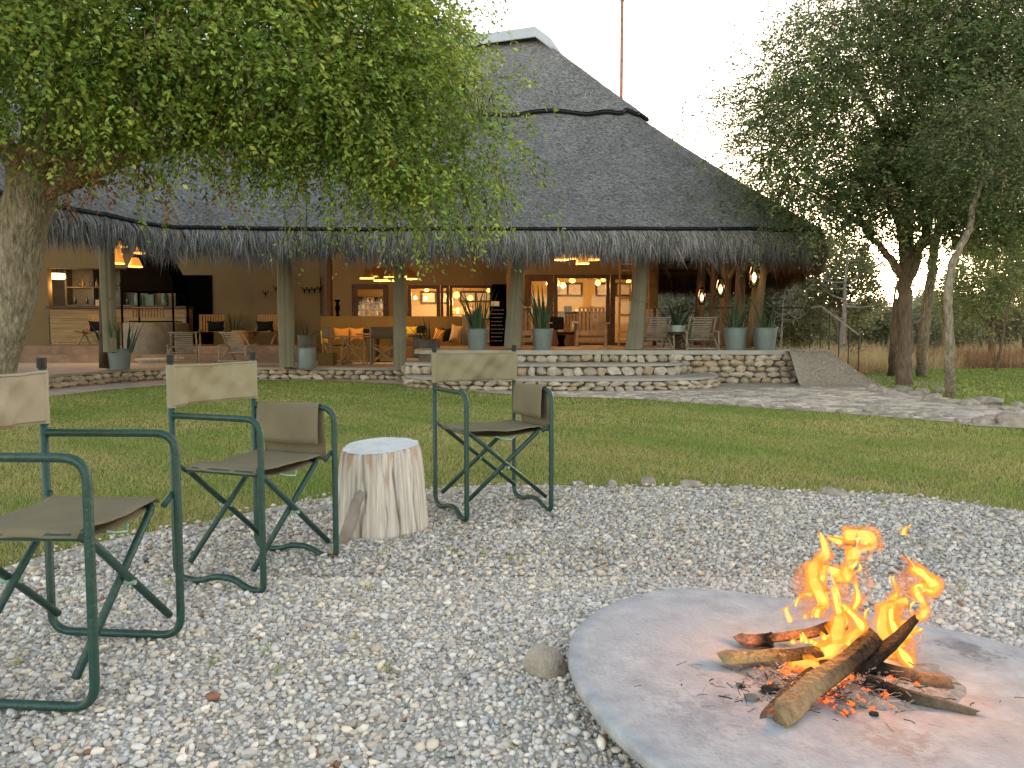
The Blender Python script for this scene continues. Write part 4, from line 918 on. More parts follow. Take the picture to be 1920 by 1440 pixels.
def tablep(o, hw, h, d):
    MB().box((-hw, 0, h-.05), (hw, d, h)).build('table_top', M['wood'], o, bevel=.01)
    for u in (-.55, .1, .75): MB().box((u*hw-.09, .1, 0), (u*hw+.09, d-.1, h-.052)).build('leg', M['fridge'], o)
blk('dining_table', 'long wooden table with thick legs in the dining nook', 'table', 668, 796, 625, 680, 19.2, .8, 'wood', LOW, tablep)
def dchair(loc, rz, label):
    o = thing('wooden_director_chair', label, 'chair', loc, rz, 'wooden director chairs at the nook table'); m = M['wood']
    for s in (-1, 1):
        MB().beam((s*.27, -.22, .05), (s*.27, -.24, .90), .03, .03, (0, 1, 0)).build('back_post', m, o); MB().beam((s*.27, .22, .05), (s*.27, .22, .64), .03, .03, (0, 1, 0)).build('front_post', m, o)
        MB().beam((s*.27, -.27, .655), (s*.27, .28, .655), .05, .025).build('armrest', m, o); MB().beam((s*.27, -.28, .03), (s*.27, .28, .03), .035, .035).build('foot_rail', m, o)
        for y in (-.19, .19): MB().beam((-s*.25, y+s*.012, .07), (s*.25, y+s*.012, .44), .04, .018, (0, 1, 0)).build('cross_leg', m, o)
    MB().grid(lambda a, b_: ((a-.5)*.52, -.255-.02*math.sin(a*3.1), .60+.27*b_), 8, 2).build('back_canvas', M['brown_canvas'], o, solid=.006, smooth=True)
    MB().grid(lambda a, b_: ((a-.5)*.52, (b_-.5)*.4, .46-.03*math.sin(a*3.14)), 8, 2).build('seat_canvas', M['brown_canvas'], o, solid=.006, smooth=True); return o
M['brown_canvas'] = mat('brown_canvas', (.13,.095,.065), .95, .1, 5)
d1 = dchair((X(720, 18.0), 18.0, LOW), .02, 'wooden director chair seen from behind left of the narrow curtain'); again(d1, (X(632, 18.3), 18.3, LOW), -1.0, 'wooden director chair turned sideways at the left end of the nook table')
o = thing('camp_stool', 'light wooden folding camp table with crossed legs between the director chairs', 'folding table', (X(667, 17.9), 17.9, LOW)); m = M['wood']
for s in (-1, 1):
    MB().beam((s*.24, -.2, 0), (s*.24, -.2, .63), .03, .03, (0, 1, 0)).build('leg', m, o); MB().beam((s*.24, .2, 0), (s*.24, .2, .63), .03, .03, (0, 1, 0)).build('leg', m, o); MB().beam((-s*.22, -.2+s*.012, .04), (s*.22, -.2+s*.012, .6), .025, .015, (0, 1, 0)).build('cross_leg', m, o); MB().beam((-s*.22, .2+s*.012, .04), (s*.22, .2+s*.012, .6), .025, .015, (0, 1, 0)).build('cross_leg', m, o)
MB().box((-.29, -.25, .635), (.29, .25, .66)).build('table_top', m, o); MB().beam((-.29, -.2, .015), (.29, -.2, .015), .03, .03).build('foot_rail', m, o)
blk('ochre_block', 'small ochre block seat at the low terrace edge beside the cylindrical pot', 'block', 596, 625, 662, 684, 17.4, .4, 'plaster2', LOW)
blk('candy_vases', 'two small pale arched vases on the bench wall', 'vase', 684, 706, 578, 593, 21.3, .08, 'tan_cloth', None, lambda o, hw, h, d: [MB().tube([(s*hw*.5-.09, 0, 0), (s*hw*.5-.09, 0, h*.7), (s*hw*.5, 0, h), (s*hw*.5+.09, 0, h*.7), (s*hw*.5+.09, 0, 0)], .02, 6).build('arch', M['tan_cloth'], o) for s in (-1, 1)])
blk('black_urn', 'black slim urn on the bench wall left of the arched vases', 'urn', 629, 641, 562, 593, 21.3, .1, 'black', None, lambda o, hw, h, d: MB().lathe([(hw*.7, 0), (hw*.4, h*.15), (hw*.8, h*.5), (hw*.4, h*.8), (hw, h)], 12).build('body', M['black'], o, smooth=True))
blk('buffet_table', 'lit buffet table full of food and glasses inside the back room', 'table', 845, 905, 578, 600, 23.6, .5, 'wood', None, lambda o, hw, h, d: (MB().box((-hw, 0, h*.3), (hw, d, h*.5)).build('table_top', M['wood'], o), [MB().lathe([(.05, h*.5), (.09, h*.5+.1+.05*(i % 3)), (.03, h*.5+.2)], 8, -hw+.1+i*.13).build('dish', M[('shade', 'white', 'amber')[i % 3]], o) for i in range(7)]))
blk('kitchen_shelf', 'cluttered wooden shelf lit warmly behind the nook glass', 'shelf', 664, 728, 545, 592, 24.2, .3, 'wood', None, lambda o, hw, h, d: ([MB().box((-hw, 0, h*k/4), (hw, d, h*k/4+.03)).build('shelf_board', M['wood'], o) for k in range(4)], [MB().lathe([(.06, 0), (.07, .1), (.04, .15)], 8, -hw+.15+.14*(k % 7), .1).build('jar', M[('white', 'amber', 'darkwood', 'tin')[k % 4]], o).__setattr__('location', (0, 0, h*(k//7)/4+.03)) for k in range(21)]))
# bar
def barp(o, hw, h, d):
    for i in range(7): MB().box((-hw, 0, .06+i*(h-.14)/7), (hw, .03, .06+(i+1)*(h-.14)/7-.01)).build('front_plank', M['plank'], o)
    MB().box((-hw-.05, -.12, h-.07), (hw+.05, d, h)).build('counter_top', M['darkwood'], o); MB().box((-hw, .032, 0), (hw, d, h-.072)).build('carcass', M['wood'], o)
blk('bar_counter', 'long planked bar counter with black top at the left of the lodge', 'bar', 99, 352, 574, 640, 22.3, .5, 'wood', .65, barp)
def shelfp(o, hw, h, d):
    MB().box((-hw, .02+d, 0), (hw, .04+d, h)).build('back_panel', M['fridge'], o)
    for k in range(5): MB().box((-hw+k*hw/2-.03, 0, 0), (-hw+k*hw/2+.03, d, h)).build('upright', M['fridge'], o)
    for k in range(3): MB().box((-hw+.03, .01, h*k/2.02), (hw-.03, d-.01, h*k/2.02+.04)).build('shelf_board', M['fridge'], o)
blk('bar_shelf', 'grey shelving unit with glasses behind the bar', 'shelf', 130, 330, 505, 574, 23.9, .3, 'fridge', None, shelfp)
r_ = random.Random(6)
for i in range(16):
    u = 140+i*8.2+r_.uniform(-2, 2); v = (537, 538)[i % 2] if i % 3 else 570; p = W(u, v, 23.75)
    o = MB().lathe([(.04, 0), (.045, .12), (.015, .17), (.015, .24)], 8).build('bottle', M[('greenish', 'glass', 'amber')[i % 3]], None, smooth=True); o.location = p; tagp(o, 'bottle standing on the grey shelves behind the bar', 'bottle', 'bottles behind the bar')
for (u, lab) in ((264, 'tall ribbed glass jar on the bar counter, left of the green box'), (314, 'yellowish glass jar on the bar counter, right of the green box')):
    o = MB().lathe([(.09, 0), (.10, .05), (.10, .3), (.06, .36), (.08, .4)], 14).build('glass_jar', M['greenish'], None, smooth=True); o.location = (X(u, 22.5), 22.5, zz(574, 22.3)); tagp(o, lab, 'jar')
blk('menu_holder', 'greenish upright box between two glass jars on the bar counter', 'box', 273, 293, 552, 574, 22.6, .06, 'greenish')
blk('napkin_box', 'small pale box on the bar counter beside the leftmost post', 'box', 184, 193, 562, 574, 22.5, .1, 'tan_cloth')
# fireplace with hood
fpY = 19.8; fx = X(296, fpY); o = thing('fireplace', 'open round fireplace with tall black steel hood on thin legs', 'fireplace', (fx, fpY, LOW+.2)); S_ = fpY/FPX
def zl(v): return zz(v, fpY)-LOW-.2
MB().lathe([(.78, 0), (.78, zl(606)-.0), (.66, zl(606)), (.62, zl(606)-.1)], 32).build('stone_base', M['fridge'], o, smooth='auto')
hood = [(-48*S_, 0), (48*S_, 0)]; hz0, hz1, hz2 = zl(548), zl(500)*1.0, zl(440)
mb = MB(); q = [(.66, hz0), (.66, hz0+.22), (.16, hz2)]
vs = []; 
for (r, z) in q: vs += [(-r, -r*.7, z), (r, -r*.7, z), (r, r*.7, z), (-r, r*.7, z)]
mb.add(vs, [(i*4+k, i*4+(k+1) % 4, i*4+4+(k+1) % 4, i*4+4+k) for i in range(2) for k in range(4)]+[(8, 9, 10, 11)]); mb.build('hood', M['black'], o); MB().tube([(0, 0, hz2), (0, 0, hz2+1.6)], .15, 14).build('flue', M['black'], o)
for sx in (-1, 1):
    for sy in (-1, 1): MB().box((sx*.64-.02, sy*.44-.02, 0), (sx*.64+.02, sy*.44+.02, hz0)).build('leg', M['black'], o)
MB().box((-.5, -.4, zl(604)), (.5, .4, zl(602))).build('grate', M['black'], o)
for k in range(11): MB().box((-.38+k*.075, -.42, zl(596)), (-.365+k*.075, -.40, zl(580))).build('grate_bar', M['darkwood'], o)
MB().box((-.42, -.43, zl(579)), (.42, -.40, zl(577))).build('grate_rail', M['darkwood'], o)
for k in range(6):
    r = random.Random(k); q = MB().tube([(-.45+r.uniform(-.1, .1), 0, 0), (.45, r.uniform(-.15, .15), .02)], .035, 6, jit=.3).build('stacked_log', M['deadwood'], None); q.location = (X(300, 18.2)+r.uniform(-.1, .1), 18.2+r.uniform(-.15, .15), LOW+.05+.05*(k//3)); tagp(q, 'bare grey log in the low pile before the fireplace base', 'firewood', 'logs before the fireplace')
# woven lounge chairs
def lounge(loc, rz, label):
    o = thing('woven_armchair', label, 'armchair', loc, rz, 'woven leather armchairs by the inner wall'); m = M['wood']
    for s in (-1, 1):
        MB().beam((s*.32, .28, 0), (s*.32, -.2, .45), .04, .03).build('leg', m, o); MB().beam((s*.32, -.35, 0), (s*.32, .0, .42), .04, .03).build('leg', m, o); MB().beam((s*.32, .42, .38), (s*.32, -.3, .33), .04, .03).build('side_rail', m, o); MB().beam((s*.32, -.2, .3), (s*.32, -.42, .85), .04, .03).build('back_post', m, o)
    MB().beam((-.33, -.42, .84), (.33, -.42, .84), .04, .03).build('top_rail', m, o)
    for k in range(9): MB().beam((-.28+k*.07, -.21, .36), (-.28+k*.07, -.41, .82), .045, .006, (0, 1, .3)).build('strap', M['amber'], o)
    for k in range(7): MB().beam((-.3, -.2+k*.09, .36), (.3, -.2+k*.09, .36), .06, .006).build('strap', M['amber'], o)
    return o
l1 = lounge((X(400, 21.8), 21.8, .65), 3.14+.35, 'amber woven armchair with dark cushion right of the black doorway'); again(l1, (X(497, 21.9), 21.9, .65), 3.14-.1, 'dim woven armchair with dark cushion left of the curtain by the stacked pots'); again(l1, (X(180, 21.5), 21.5, .65), 3.14, 'woven armchair with black cushion in front of the bar counter')
for (u, lab) in ((405, 'dark cushion with pale edge on the amber woven armchair'), (497, 'dark cushion on the dim woven armchair'), (183, 'black cushion with white stripe on the armchair by the bar')): cushion(u, 612, 34, 22, 21.6, 'dark', lab, 0, 'dark cushions on the woven armchairs')
o = thing('plant_basket', 'yellow woven basket holding a spiky plant between the woven armchairs', 'basket', (X(452, 21.6), 21.6, .65)); MB().lathe([(.2, 0), (.24, .1), (.22, .4), (.2, .4)], 16).build('basket', M['amber'], o, smooth=True); plant((X(440, 21.6), 21.6, 1.0), .75, 12, .5, 'dark spiky plant in the yellow basket', 18, True, 'basket plant', wid=.7)
for i, (u, v) in enumerate(((498, 555), (518, 546), (524, 547), (571, 549), (580, 549), (590, 548), (600, 546))):
    q = thing('wall_ornament', 'small dark horned ornament on the wall between the armchairs and nook, number of a row', 'ornament', W(u, v, 22.9), 0, 'horned ornaments in a row on the wall'); q['label'] = 'small dark horned ornament in the row on the plaster wall behind the curtain'
    MB().add([(-.03, 0, .1), (.03, 0, .1), (0, -.04, -.08), (0, .02, 0)], [(0, 1, 2), (0, 2, 3), (1, 3, 2), (0, 3, 1)]).build('skull', M['black'], q); MB().tube([(-.09, -.01, .16), (-.03, 0, .08), (.03, 0, .08), (.09, -.01, .16)], .012, 5).build('horns', M['black'], q)
# ================================================================== CAMP CHAIRS
def camp_chair(loc, rz, label, pouch=True, wavy=True, pale='pale_canvas'):
    o = thing('camp_chair', label, 'camp chair', loc, rz, 'green tubular camp chairs round the fire'); w_, R_ = .235, .0125; g = M['green']
    for s in (-1, 1):
        x = s*w_; zb = .014
        bot = [(x, -.09, zb+.004), (x, -.01, zb+.034), (x, .08, zb+.034), (x, .15, zb)] if wavy else []
        p = fillet([(x, -.2, .87), (x, -.2, zb+.01)]+bot+[(x, .215, zb), (x, .215, .655), (x, -.19, .655)], .065, 6)
        MB().tube(p, R_, 10).build('side_frame', g, o, smooth=True)
        MB().tube([(x, -.2, .858), (x, -.2, .888)], .0145, 10).build('end_cap', M['blackcap'], o, smooth='auto')
        y1, y2 = (.185, -.17) if s > 0 else (.158, -.143)
        u = fillet([(-s*.222, y1, .085), (s*.200, y1, .445), (s*.200, y2, .445), (-s*.222, y2, .085)], .035, 5)
        MB().tube(u, .0115, 10).build('cross_legs', g, o, smooth=True)
        for y in (.19, -.175): MB().tube([(x, y+.012*(1 if y > 0 else -1), .47), (s*.195, y, .435)], .009, 7).build('link_bar', g, o, smooth=True)
    for y in (.172, -.157): MB().tube([(0, y-.03, .262), (0, y+.03, .262)], .007, 8).build('rivet', M['chip'], o)
    r = random.Random(int(loc[0]*100))
    ph = r.uniform(0, 6)
    def back(a, b_):
        x = (a*2-1)*(w_+.004); z = .684+.166*b_+.004*math.sin(a*3.1)*(1 if b_ < .5 else -1)
        wr = .013*math.sin(a*7+b_*3+ph)+.009*math.sin(a*15-b_*6+ph)*(1-abs(b_-.5))+.006*math.sin(a*31+b_*9+ph)+.016*noise.noise(Vector((a*5, b_*3, ph)))
        return (x, -.2+.014-.02*math.sin(a*math.pi)+wr*math.sin(a*math.pi), z)
    bk = MB().grid(back, 34, 12).build('back_canvas', M[pale], o, smooth=True, solid=.003)
    for z in (.692, .842): MB().grid(lambda a, b_: tuple(Vector(back(a, (z-.684)/.166))+Vector((0, .0035 if b_ > .5 else .0025, (b_-.5)*.0035))), 20, 1).build('stitching', M['olive_canvas'], bk)
    for s in (-1, 1): MB().lathe([(.0165, .684), (.0175, .70), (.0165, .77), (.0175, .84), (.0165, .85)], 12, s*w_, -.2, caps=(False, False)).build('sleeve', M[pale], bk, smooth=True)
    def seat(a, b_):
        x = (a*2-1)*.213; y = -.165+.335*b_; ed = max(0, abs(a*2-1)-.93)/.07
        return (x, y, .462-.010*math.sin(a*math.pi)-.018*ed+.0035*math.sin(a*9+b_*4+ph)*math.sin(a*math.pi)+.004*noise.noise(Vector((a*6, b_*6, ph))))
    st = MB().grid(seat, 28, 12).build('seat_canvas', M['olive_canvas'], o, smooth=True, solid=.004)
    MB().grid(lambda a, b_: ((a*2-1)*.205, -.15+.30*b_, .436-.022*math.sin(a*math.pi)), 12, 6).build('under_flap', M['olive_canvas'], st, smooth=True, solid=.003)
    MB().tube([(-.06, .15, .415), (-.03, .165, .40), (.02, .16, .41), (.05, .15, .42)], .004, 5).build('green_cord', M['chip'], st)
    if pouch:
        pr = [(-.028, .50-.0), (-.026, .58), (-.020, .655), (-.012, .671), (.004, .672), (.016, .662), (.020, .64), (.024, .56), (.030, .47), (.034, .425)]
        P = catmull([(a, 0, b_) for a, b_ in pr], 3)
        def pf(a, b_):
            t = b_*(len(P)-1); i = min(int(t), len(P)-2); q = P[i].lerp(P[i+1], t-i); y = -.165+.315*a
            return (-w_-q.x-.004*math.sin(a*9+b_*4)*(b_ > .5), y, q.z-.012*math.sin(a*math.pi)*(b_ > .7)-.006*math.sin(a*5+1)*b_)
        q = MB().grid(pf, 20, len(P)-1).build('arm_pouch', M['olive_canvas'], o, smooth=True, solid=.003)
        def seam(a, b_): v_ = Vector(pf(a, .66+.012*b_)); return (v_.x-.0028, v_.y, v_.z)
        MB().grid(seam, 16, 1).build('seam', M['dark'], q)
    return o
camp_chair((-1.265, 2.14, .006), math.radians(-92), 'nearest green camp chair with bleached beige back, cut off at the left border', False, False, 'pinkish_canvas')
camp_chair((-1.036, 3.09, .0), math.radians(-111), 'green camp chair with creased khaki back and arm pouch standing left of the stump', True, True)
camp_chair((-.112, 4.17, .006), math.radians(207), 'farthest green camp chair with olive back standing alone right of the stump', True, True)
bpy.data.objects['camp_chair.002'].scale = (1.05, 1.05, 1.01)
M['olive_back'] = mat('olive_back_canvas', (.26,.24,.155), .95, .05, 12, .15, 300)
for c_ in bpy.data.objects['camp_chair.002'].children:
    if c_.name.startswith('back_canvas'):
        c_.data.materials[0] = M['olive_back']
        for q in c_.children:
            if q.name.startswith('sleeve'): q.data.materials[0] = M['olive_back']

# ================================================================== STUMP
M['stump'] = mat('stump_wood', (.80,.78,.74), .9, .28, 9, 1.0, 18, stretch=(2.2,2.2,.22), col2=(.56,.52,.47), attr=True); M['stump_top'] = mat('whitewashed_top', (.72,.74,.76), .9, .12, 12, .5, 30)
st = thing('tree_stump', 'whitewashed tree stump used as a side table between the camp chairs', 'stump', (-.648, 3.75, 0), .3)
def sr(a, z):
    base = .219-.035*(z/.42)**1.3+.012*math.sin(2*a+1)+.008*math.sin(3*a+2)
    gv = 0
    for k, (c_, wd) in enumerate(((.35, .05), (1.3, .03), (1.9, .06), (2.75, .03), (3.45, .035), (3.95, .022), (4.12, .05), (4.68, .02), (5.02, .03), (5.6, .05))):
        d = abs((a-c_-.05*math.sin(z*9+k)-.09*noise.noise(Vector((z*7, k*3.3, 0)))+math.pi) % (2*math.pi)-math.pi); gv += .012*math.exp(-(d/(wd*.7))**2)*(1-.5*z/.42 if k % 2 else 1)
    return base-gv-.0045*max(0, noise.noise(Vector((math.cos(a)*9, math.sin(a)*9, z*1.2+5))))*1.5-.003*abs(noise.noise(Vector((math.cos(a)*24, math.sin(a)*24, z*2))))+.006*noise.noise(Vector((math.cos(a)*4, math.sin(a)*4, z*6)))+.004*noise.noise(Vector((math.cos(a)*14, math.sin(a)*14, z*8)))
ztop = lambda a: .425+.018*math.sin(a+.6)
gm_ = MB().grid(lambda s, t: (math.cos(s*6.28319)*sr(s*6.28319, t*.42)*(1-.035*max(0, t-.95)/.05), math.sin(s*6.28319)*sr(s*6.28319, t*.42)*(1-.035*max(0, t-.95)/.05), t*ztop(s*6.28319)-.005), 340, 24)
for (x, y, z) in gm_.v:
    a = math.atan2(y, x); rr = math.hypot(x, y); z = max(z, 0); f = (sr(a % 6.28319, z)-(.219-.035*(z/.42)**1.3+.012*math.sin(2*a+1)+.008*math.sin(3*a+2))); k_ = max(.45, min(1, 1.05+f*(30+45*abs(noise.noise(Vector((a*5, z*5, 7)))))))*(.82+.36*noise.noise(Vector((a*22, z*3, 4)))+.1); st_ = max(0, noise.noise(Vector((a*7, z*9, 1)))*1.2+(z-.35)*5)
    gm_.c.append(tuple(k_*(1-min(.65, st_)*q) for q in (.35, .62, .78)))
gm_.build('trunk_section', M['stump'], st, smooth=True)
MB().grid(lambda s, t: (math.cos(s*6.28319)*sr(s*6.28319, .42)*.966*t, math.sin(s*6.28319)*sr(s*6.28319, .42)*.966*t, t*ztop(s*6.28319)+(1-t)*.425-.004+.003*noise.noise(Vector((math.cos(s*6.28)*t*9, math.sin(s*6.28)*t*9, 0)))), 80, 14).build('sawn_top', M['stump_top'], st, smooth=True)
p = MB().tube([G(640, 1022, .0)+Vector((0, -.02, 0)), W(655, 985, 3.50), W(668, 940, 3.53), W(680, 922, 3.55)], [.022, .03, .024, .018], 8, jit=.3).build('driftwood_piece', M['deadwood'], None, smooth=True)
tagp(p, 'short weathered branch propped against the front left of the stump', 'branch')

# ================================================================== FIRE SLAB AND FIRE
M['slab'] = mat('slab_concrete', (.54,.56,.60), .85, .12, 11, .3, 90, world=True, col2=(.30,.315,.36), detail=10)
def slabmat():
    m = M['slab']; t = m.node_tree; N = t.nodes; L = t.links; b = N['Principled BSDF']; src = b.inputs['Base Color'].links[0].from_socket
    g = N.new('ShaderNodeNewGeometry')
    def soot(cx, cy, rad, col, nsc, amt, src):
        vm = N.new('ShaderNodeVectorMath'); vm.operation = 'DISTANCE'; vm.inputs[1].default_value = (cx, cy, .07); L.new(g.outputs['Position'], vm.inputs[0])
        nz = N.new('ShaderNodeTexNoise'); nz.inputs['Scale'].default_value = nsc; nz.inputs['Detail'].default_value = 10; nz.inputs['Roughness'].default_value = .72; L.new(g.outputs['Position'], nz.inputs['Vector'])
        m1 = N.new('ShaderNodeMapRange'); m1.inputs['From Min'].default_value = rad*1.3; m1.inputs['From Max'].default_value = rad*.2; m1.inputs['To Min'].default_value = -.16; m1.inputs['To Max'].default_value = .10; L.new(vm.outputs['Value'], m1.inputs['Value'])
        ma = N.new('ShaderNodeMath'); ma.operation = 'ADD'; L.new(nz.outputs['Fac'], ma.inputs[0]); L.new(m1.outputs[0], ma.inputs[1])
        mr = N.new('ShaderNodeMapRange'); mr.inputs['From Min'].default_value = .49; mr.inputs['From Max'].default_value = .60; mr.inputs['To Max'].default_value = amt; L.new(ma.outputs[0], mr.inputs['Value'])
        mx = N.new('ShaderNodeMix'); mx.data_type = 'RGBA'; L.new(mr.outputs[0], mx.inputs['Factor']); L.new(src, mx.inputs['A']); mx.inputs['B'].default_value = (*col, 1); return mx.outputs['Result']
    s = soot(.92, 1.95, .45, (.42,.33,.32), 12, .6, src); s = soot(.5, 2.2, .5, (.42,.44,.50), 18, .7, s); s = soot(1.0, 1.4, .5, (.40,.40,.44), 15, .6, s); s = soot(.45, 1.75, .16, (.27,.28,.32), 34, .6, s); s = soot(.85, 1.66, .13, (.30,.24,.22), 30, .6, s); s = soot(1.2, 1.7, .20, (.44,.38,.36), 20, .4, s); s = soot(.95, 2.06, .17, (.06,.05,.05), 10, .9, s); s = soot(1.35, 2.2, .14, (.15,.15,.16), 12, .7, s)
    L.new(s, b.inputs['Base Color'])
slabmat()
sl = thing('fire_slab', 'round pale concrete fire slab lying slightly tilted on the gravel', 'fire pit', (0, 0, 0)); mb = MB(); n = len(dl); vs = []; fs = []
rings = [(.0, .0), (.25, -.002), (.5, -.001), (.75, .001), (.93, .001), (.985, -.001), (.999, -.005), (1.0, -.010), (1.0, -.03), (.985, -.036)]
for (k, dz) in rings:
    for p in dl:
        x = DC[0]+(p.x-DC[0])*k; y = DC[1]+(p.y-DC[1])*k; vs.append((x, y, disc_z(x, y)+dz))
for i in range(len(rings)-1):
    for k in range(n): l = (k+1) % n; fs.append((i*n+k, (i+1)*n+k, (i+1)*n+l, i*n+l))
mb.add(vs, fs).build('slab', M['slab'], sl, smooth=True)
MB().lathe([(.36, -.05), (.34, .0)], 30, .84, 1.95).build('plinth', M['mortar'], sl)
M['log'] = mat('log_wood', (1,1,1), .9, .5, 30, 1.0, 60, stretch=(1,1,1), attr=True, world=True)
def log(pa, pb, za, zb, w0, w1, label, char=1, pale=(.42,.29,.15), bark=(.13,.09,.06), seed=0, mid=0.0, sec=7, flat=.65, group='burning firewood logs'):
    a = G(pa[0], pa[1], za); b_ = G(pb[0], pb[1], zb); r = random.Random(seed); n = 12; o = thing('firewood_log', label, 'firewood', a, 0, group); mb = MB(); d = b_-a; dn = d.normalized()
    side = dn.cross(Vector((0, 0, 1))).normalized(); up = side.cross(dn)
    ang = sorted([2*math.pi*(k+r.uniform(-.3, .3))/sec for k in range(sec)]); rad = [r.uniform(.75, 1.2) for _ in range(sec)]; vs = []; cols = []
    for i in range(n+1):
        t = i/n; c = d*t+up*mid*math.sin(t*math.pi)+side*.006*math.sin(t*6+seed); rr = (w0+(w1-w0)*t)*(1+.12*noise.noise(Vector((t*4, seed, 0))))
        if i == 0: rr *= .82
        ch = max(0, min(1, (t-.32)*2.6)) if char == 1 else (max(0, min(1, (.5-t)*2.4)) if char == -1 else .85)
        for k in range(sec):
            q = rr*rad[k]*(1+.22*noise.noise(Vector((k*3.3, t*5, seed))))
            ex = (.04*noise.noise(Vector((k*1.7, seed, 2))) if i in (0, n) else 0)
            vs.append(c+side*math.cos(ang[k])*q+up*math.sin(ang[k])*q*flat+dn*ex); base = pale if (k in (0, 1, sec-1) or (k == 2 and seed % 2)) else bark
            cols.append(tuple(base[j]*(1-ch)+(.012, .009, .008)[j]*ch for j in range(3)))
    fs = [(i*sec+k, i*sec+(k+1) % sec, (i+1)*sec+(k+1) % sec, (i+1)*sec+k) for i in range(n) for k in range(sec)]+[tuple(range(sec-1, -1, -1)), tuple(n*sec+k for k in range(sec))]
    mb.v = [tuple(v) for v in vs]; mb.f = fs; mb.c = cols; q = mb.build('wood', M['log'], o, bevel=.003); return o
log((1462, 1352), (1640, 1195), .085, .155, .036, .028, 'largest split log pointing to the viewer from the fire, pale face and charred tip', 1, (.42,.30,.17), (.15,.095,.06), 3, sec=5, flat=.9)
log((1425, 1348), (1555, 1235), .072, .10, .016, .022, 'thin split log along the left side of the largest one', 1, (.34,.22,.12), (.2,.13,.08), 8)
log((1352, 1237), (1540, 1222), .098, .12, .031, .026, 'pale split log with clean cut end at the left of the fire', 1, (.48,.37,.19), (.40,.30,.16), 4, flat=.6)
log((1440, 1200), (1585, 1172), .10, .14, .016, .026, 'knotty log lying across the back of the fire', 1, (.22,.13,.08), (.12,.07,.05), 5, sec=8)
log((1388, 1200), (1450, 1203), .09, .10, .026, .028, 'reddish stub of a log behind the pale one', 1, (.50,.25,.16), (.45,.22,.14), 6)
log((1828, 1338), (1622, 1278), .055, .09, .014, .026, 'weathered grey log at right with a pale chopped tip', 1, (.24,.19,.14), (.20,.16,.12), 7, sec=8, flat=.8)
log((1785, 1285), (1610, 1248), .06, .10, .030, .03, 'short thick brown log at the right back of the fire', 1, (.42,.23,.12), (.26,.15,.09), 9)
log((1600, 1262), (1722, 1160), .09, .19, .035, .012, 'black charred stick standing up to the right out of the flames', 0, seed=11, pale=(.05,.035,.03), bark=(.03,.02,.02))
# ash, embers, twigs
r = random.Random(21); mb = MB()
for i in range(26):
    c = G(r.gauss(1545, 85), r.gauss(1285, 26), .07); s_ = r.uniform(.006, .02); q = rocks[r.randrange(8)]; z = disc_z(c.x, c.y)
    k = .05 if r.random() < .6 else .32
    mb.add([Vector((v.co.x*s_*1.3, v.co.y*s_, v.co.z*s_*.6))+Vector((c.x, c.y, z+s_*.3)) for v in q.vertices], [tuple(p.vertices) for p in q.polygons], (k, k*.95, k*.92))
q = mb.build('charcoal', M['log'], None); q['kind'] = 'stuff'; tagp(q, 'lumps of charcoal and pale ash around the foot of the fire', 'charcoal')
MB().grid(lambda a, b_: (lambda x, y: (x, y, disc_z(x, y)+.002+max(-.01, .026*(1-((x-.9)/.27)**2-((y-2.0)/.19)**2)+.012*noise.noise(Vector((x*16, y*16, 0))))))(.55+.7*a, 1.75+.5*b_), 60, 44).build('ash_heap', M['ash'], None, smooth=True)
q = bpy.data.objects['ash_heap']; q['kind'] = 'stuff'; tagp(q, 'low heap of grey ash under the burning logs', 'ash')
r = random.Random(8); mb = MB(); me_ = MB()
for i in range(650):
    c = G(r.gauss(1560, 95), r.gauss(1300, 22), .068); a = r.uniform(0, 6.28); L_ = r.uniform(.006, .036); z = disc_z(c.x, c.y)
    p0 = Vector((c.x, c.y, z+r.uniform(.004, .024)+max(0, .018*(1-((c.x-.9)/.27)**2-((c.y-2.0)/.19)**2)))); p1 = p0+Vector((math.cos(a)*L_, math.sin(a)*L_, r.uniform(-.006, .012))); g = r.choice([.04, .10, .3, .45, .5])
    mb.tube([p0, p0.lerp(p1, .5)+Vector((r.uniform(-.004, .004), r.uniform(-.004, .004), r.uniform(-.002, .003))), p1], r.uniform(.0006, .0018), 4, col=(g*1.1, g, g*.95))
q = mb.build('burnt_twigs', M['log'], None); q['kind'] = 'stuff'; tagp(q, 'burnt twigs and ash flakes scattered under the firewood', 'twigs')
M['ember'] = glow('ember', (1,.12,.01), .35, (.05,.02,.01))
for i in range(170):
    c = G(r.gauss(1565, 62), r.gauss(1276, 26), .075); z = disc_z(c.x, c.y); s = r.uniform(.004, .012); x, y = c.x, c.y; z += s*.6+max(0, .022*(1-((x-.9)/.27)**2-((y-2.0)/.19)**2))
    me_.add([(x-s, y, z), (x, y-s, z), (x+s, y, z), (x, y+s, z), (x, y, z+s*.8), (x, y, z-s*.8)], [(0,1,4),(1,2,4),(2,3,4),(3,0,4),(1,0,5),(2,1,5),(3,2,5),(0,3,5)])
q = me_.build('embers', M['ember'], None); q['kind'] = 'stuff'; tagp(q, 'glowing orange embers beneath the burning logs', 'embers')
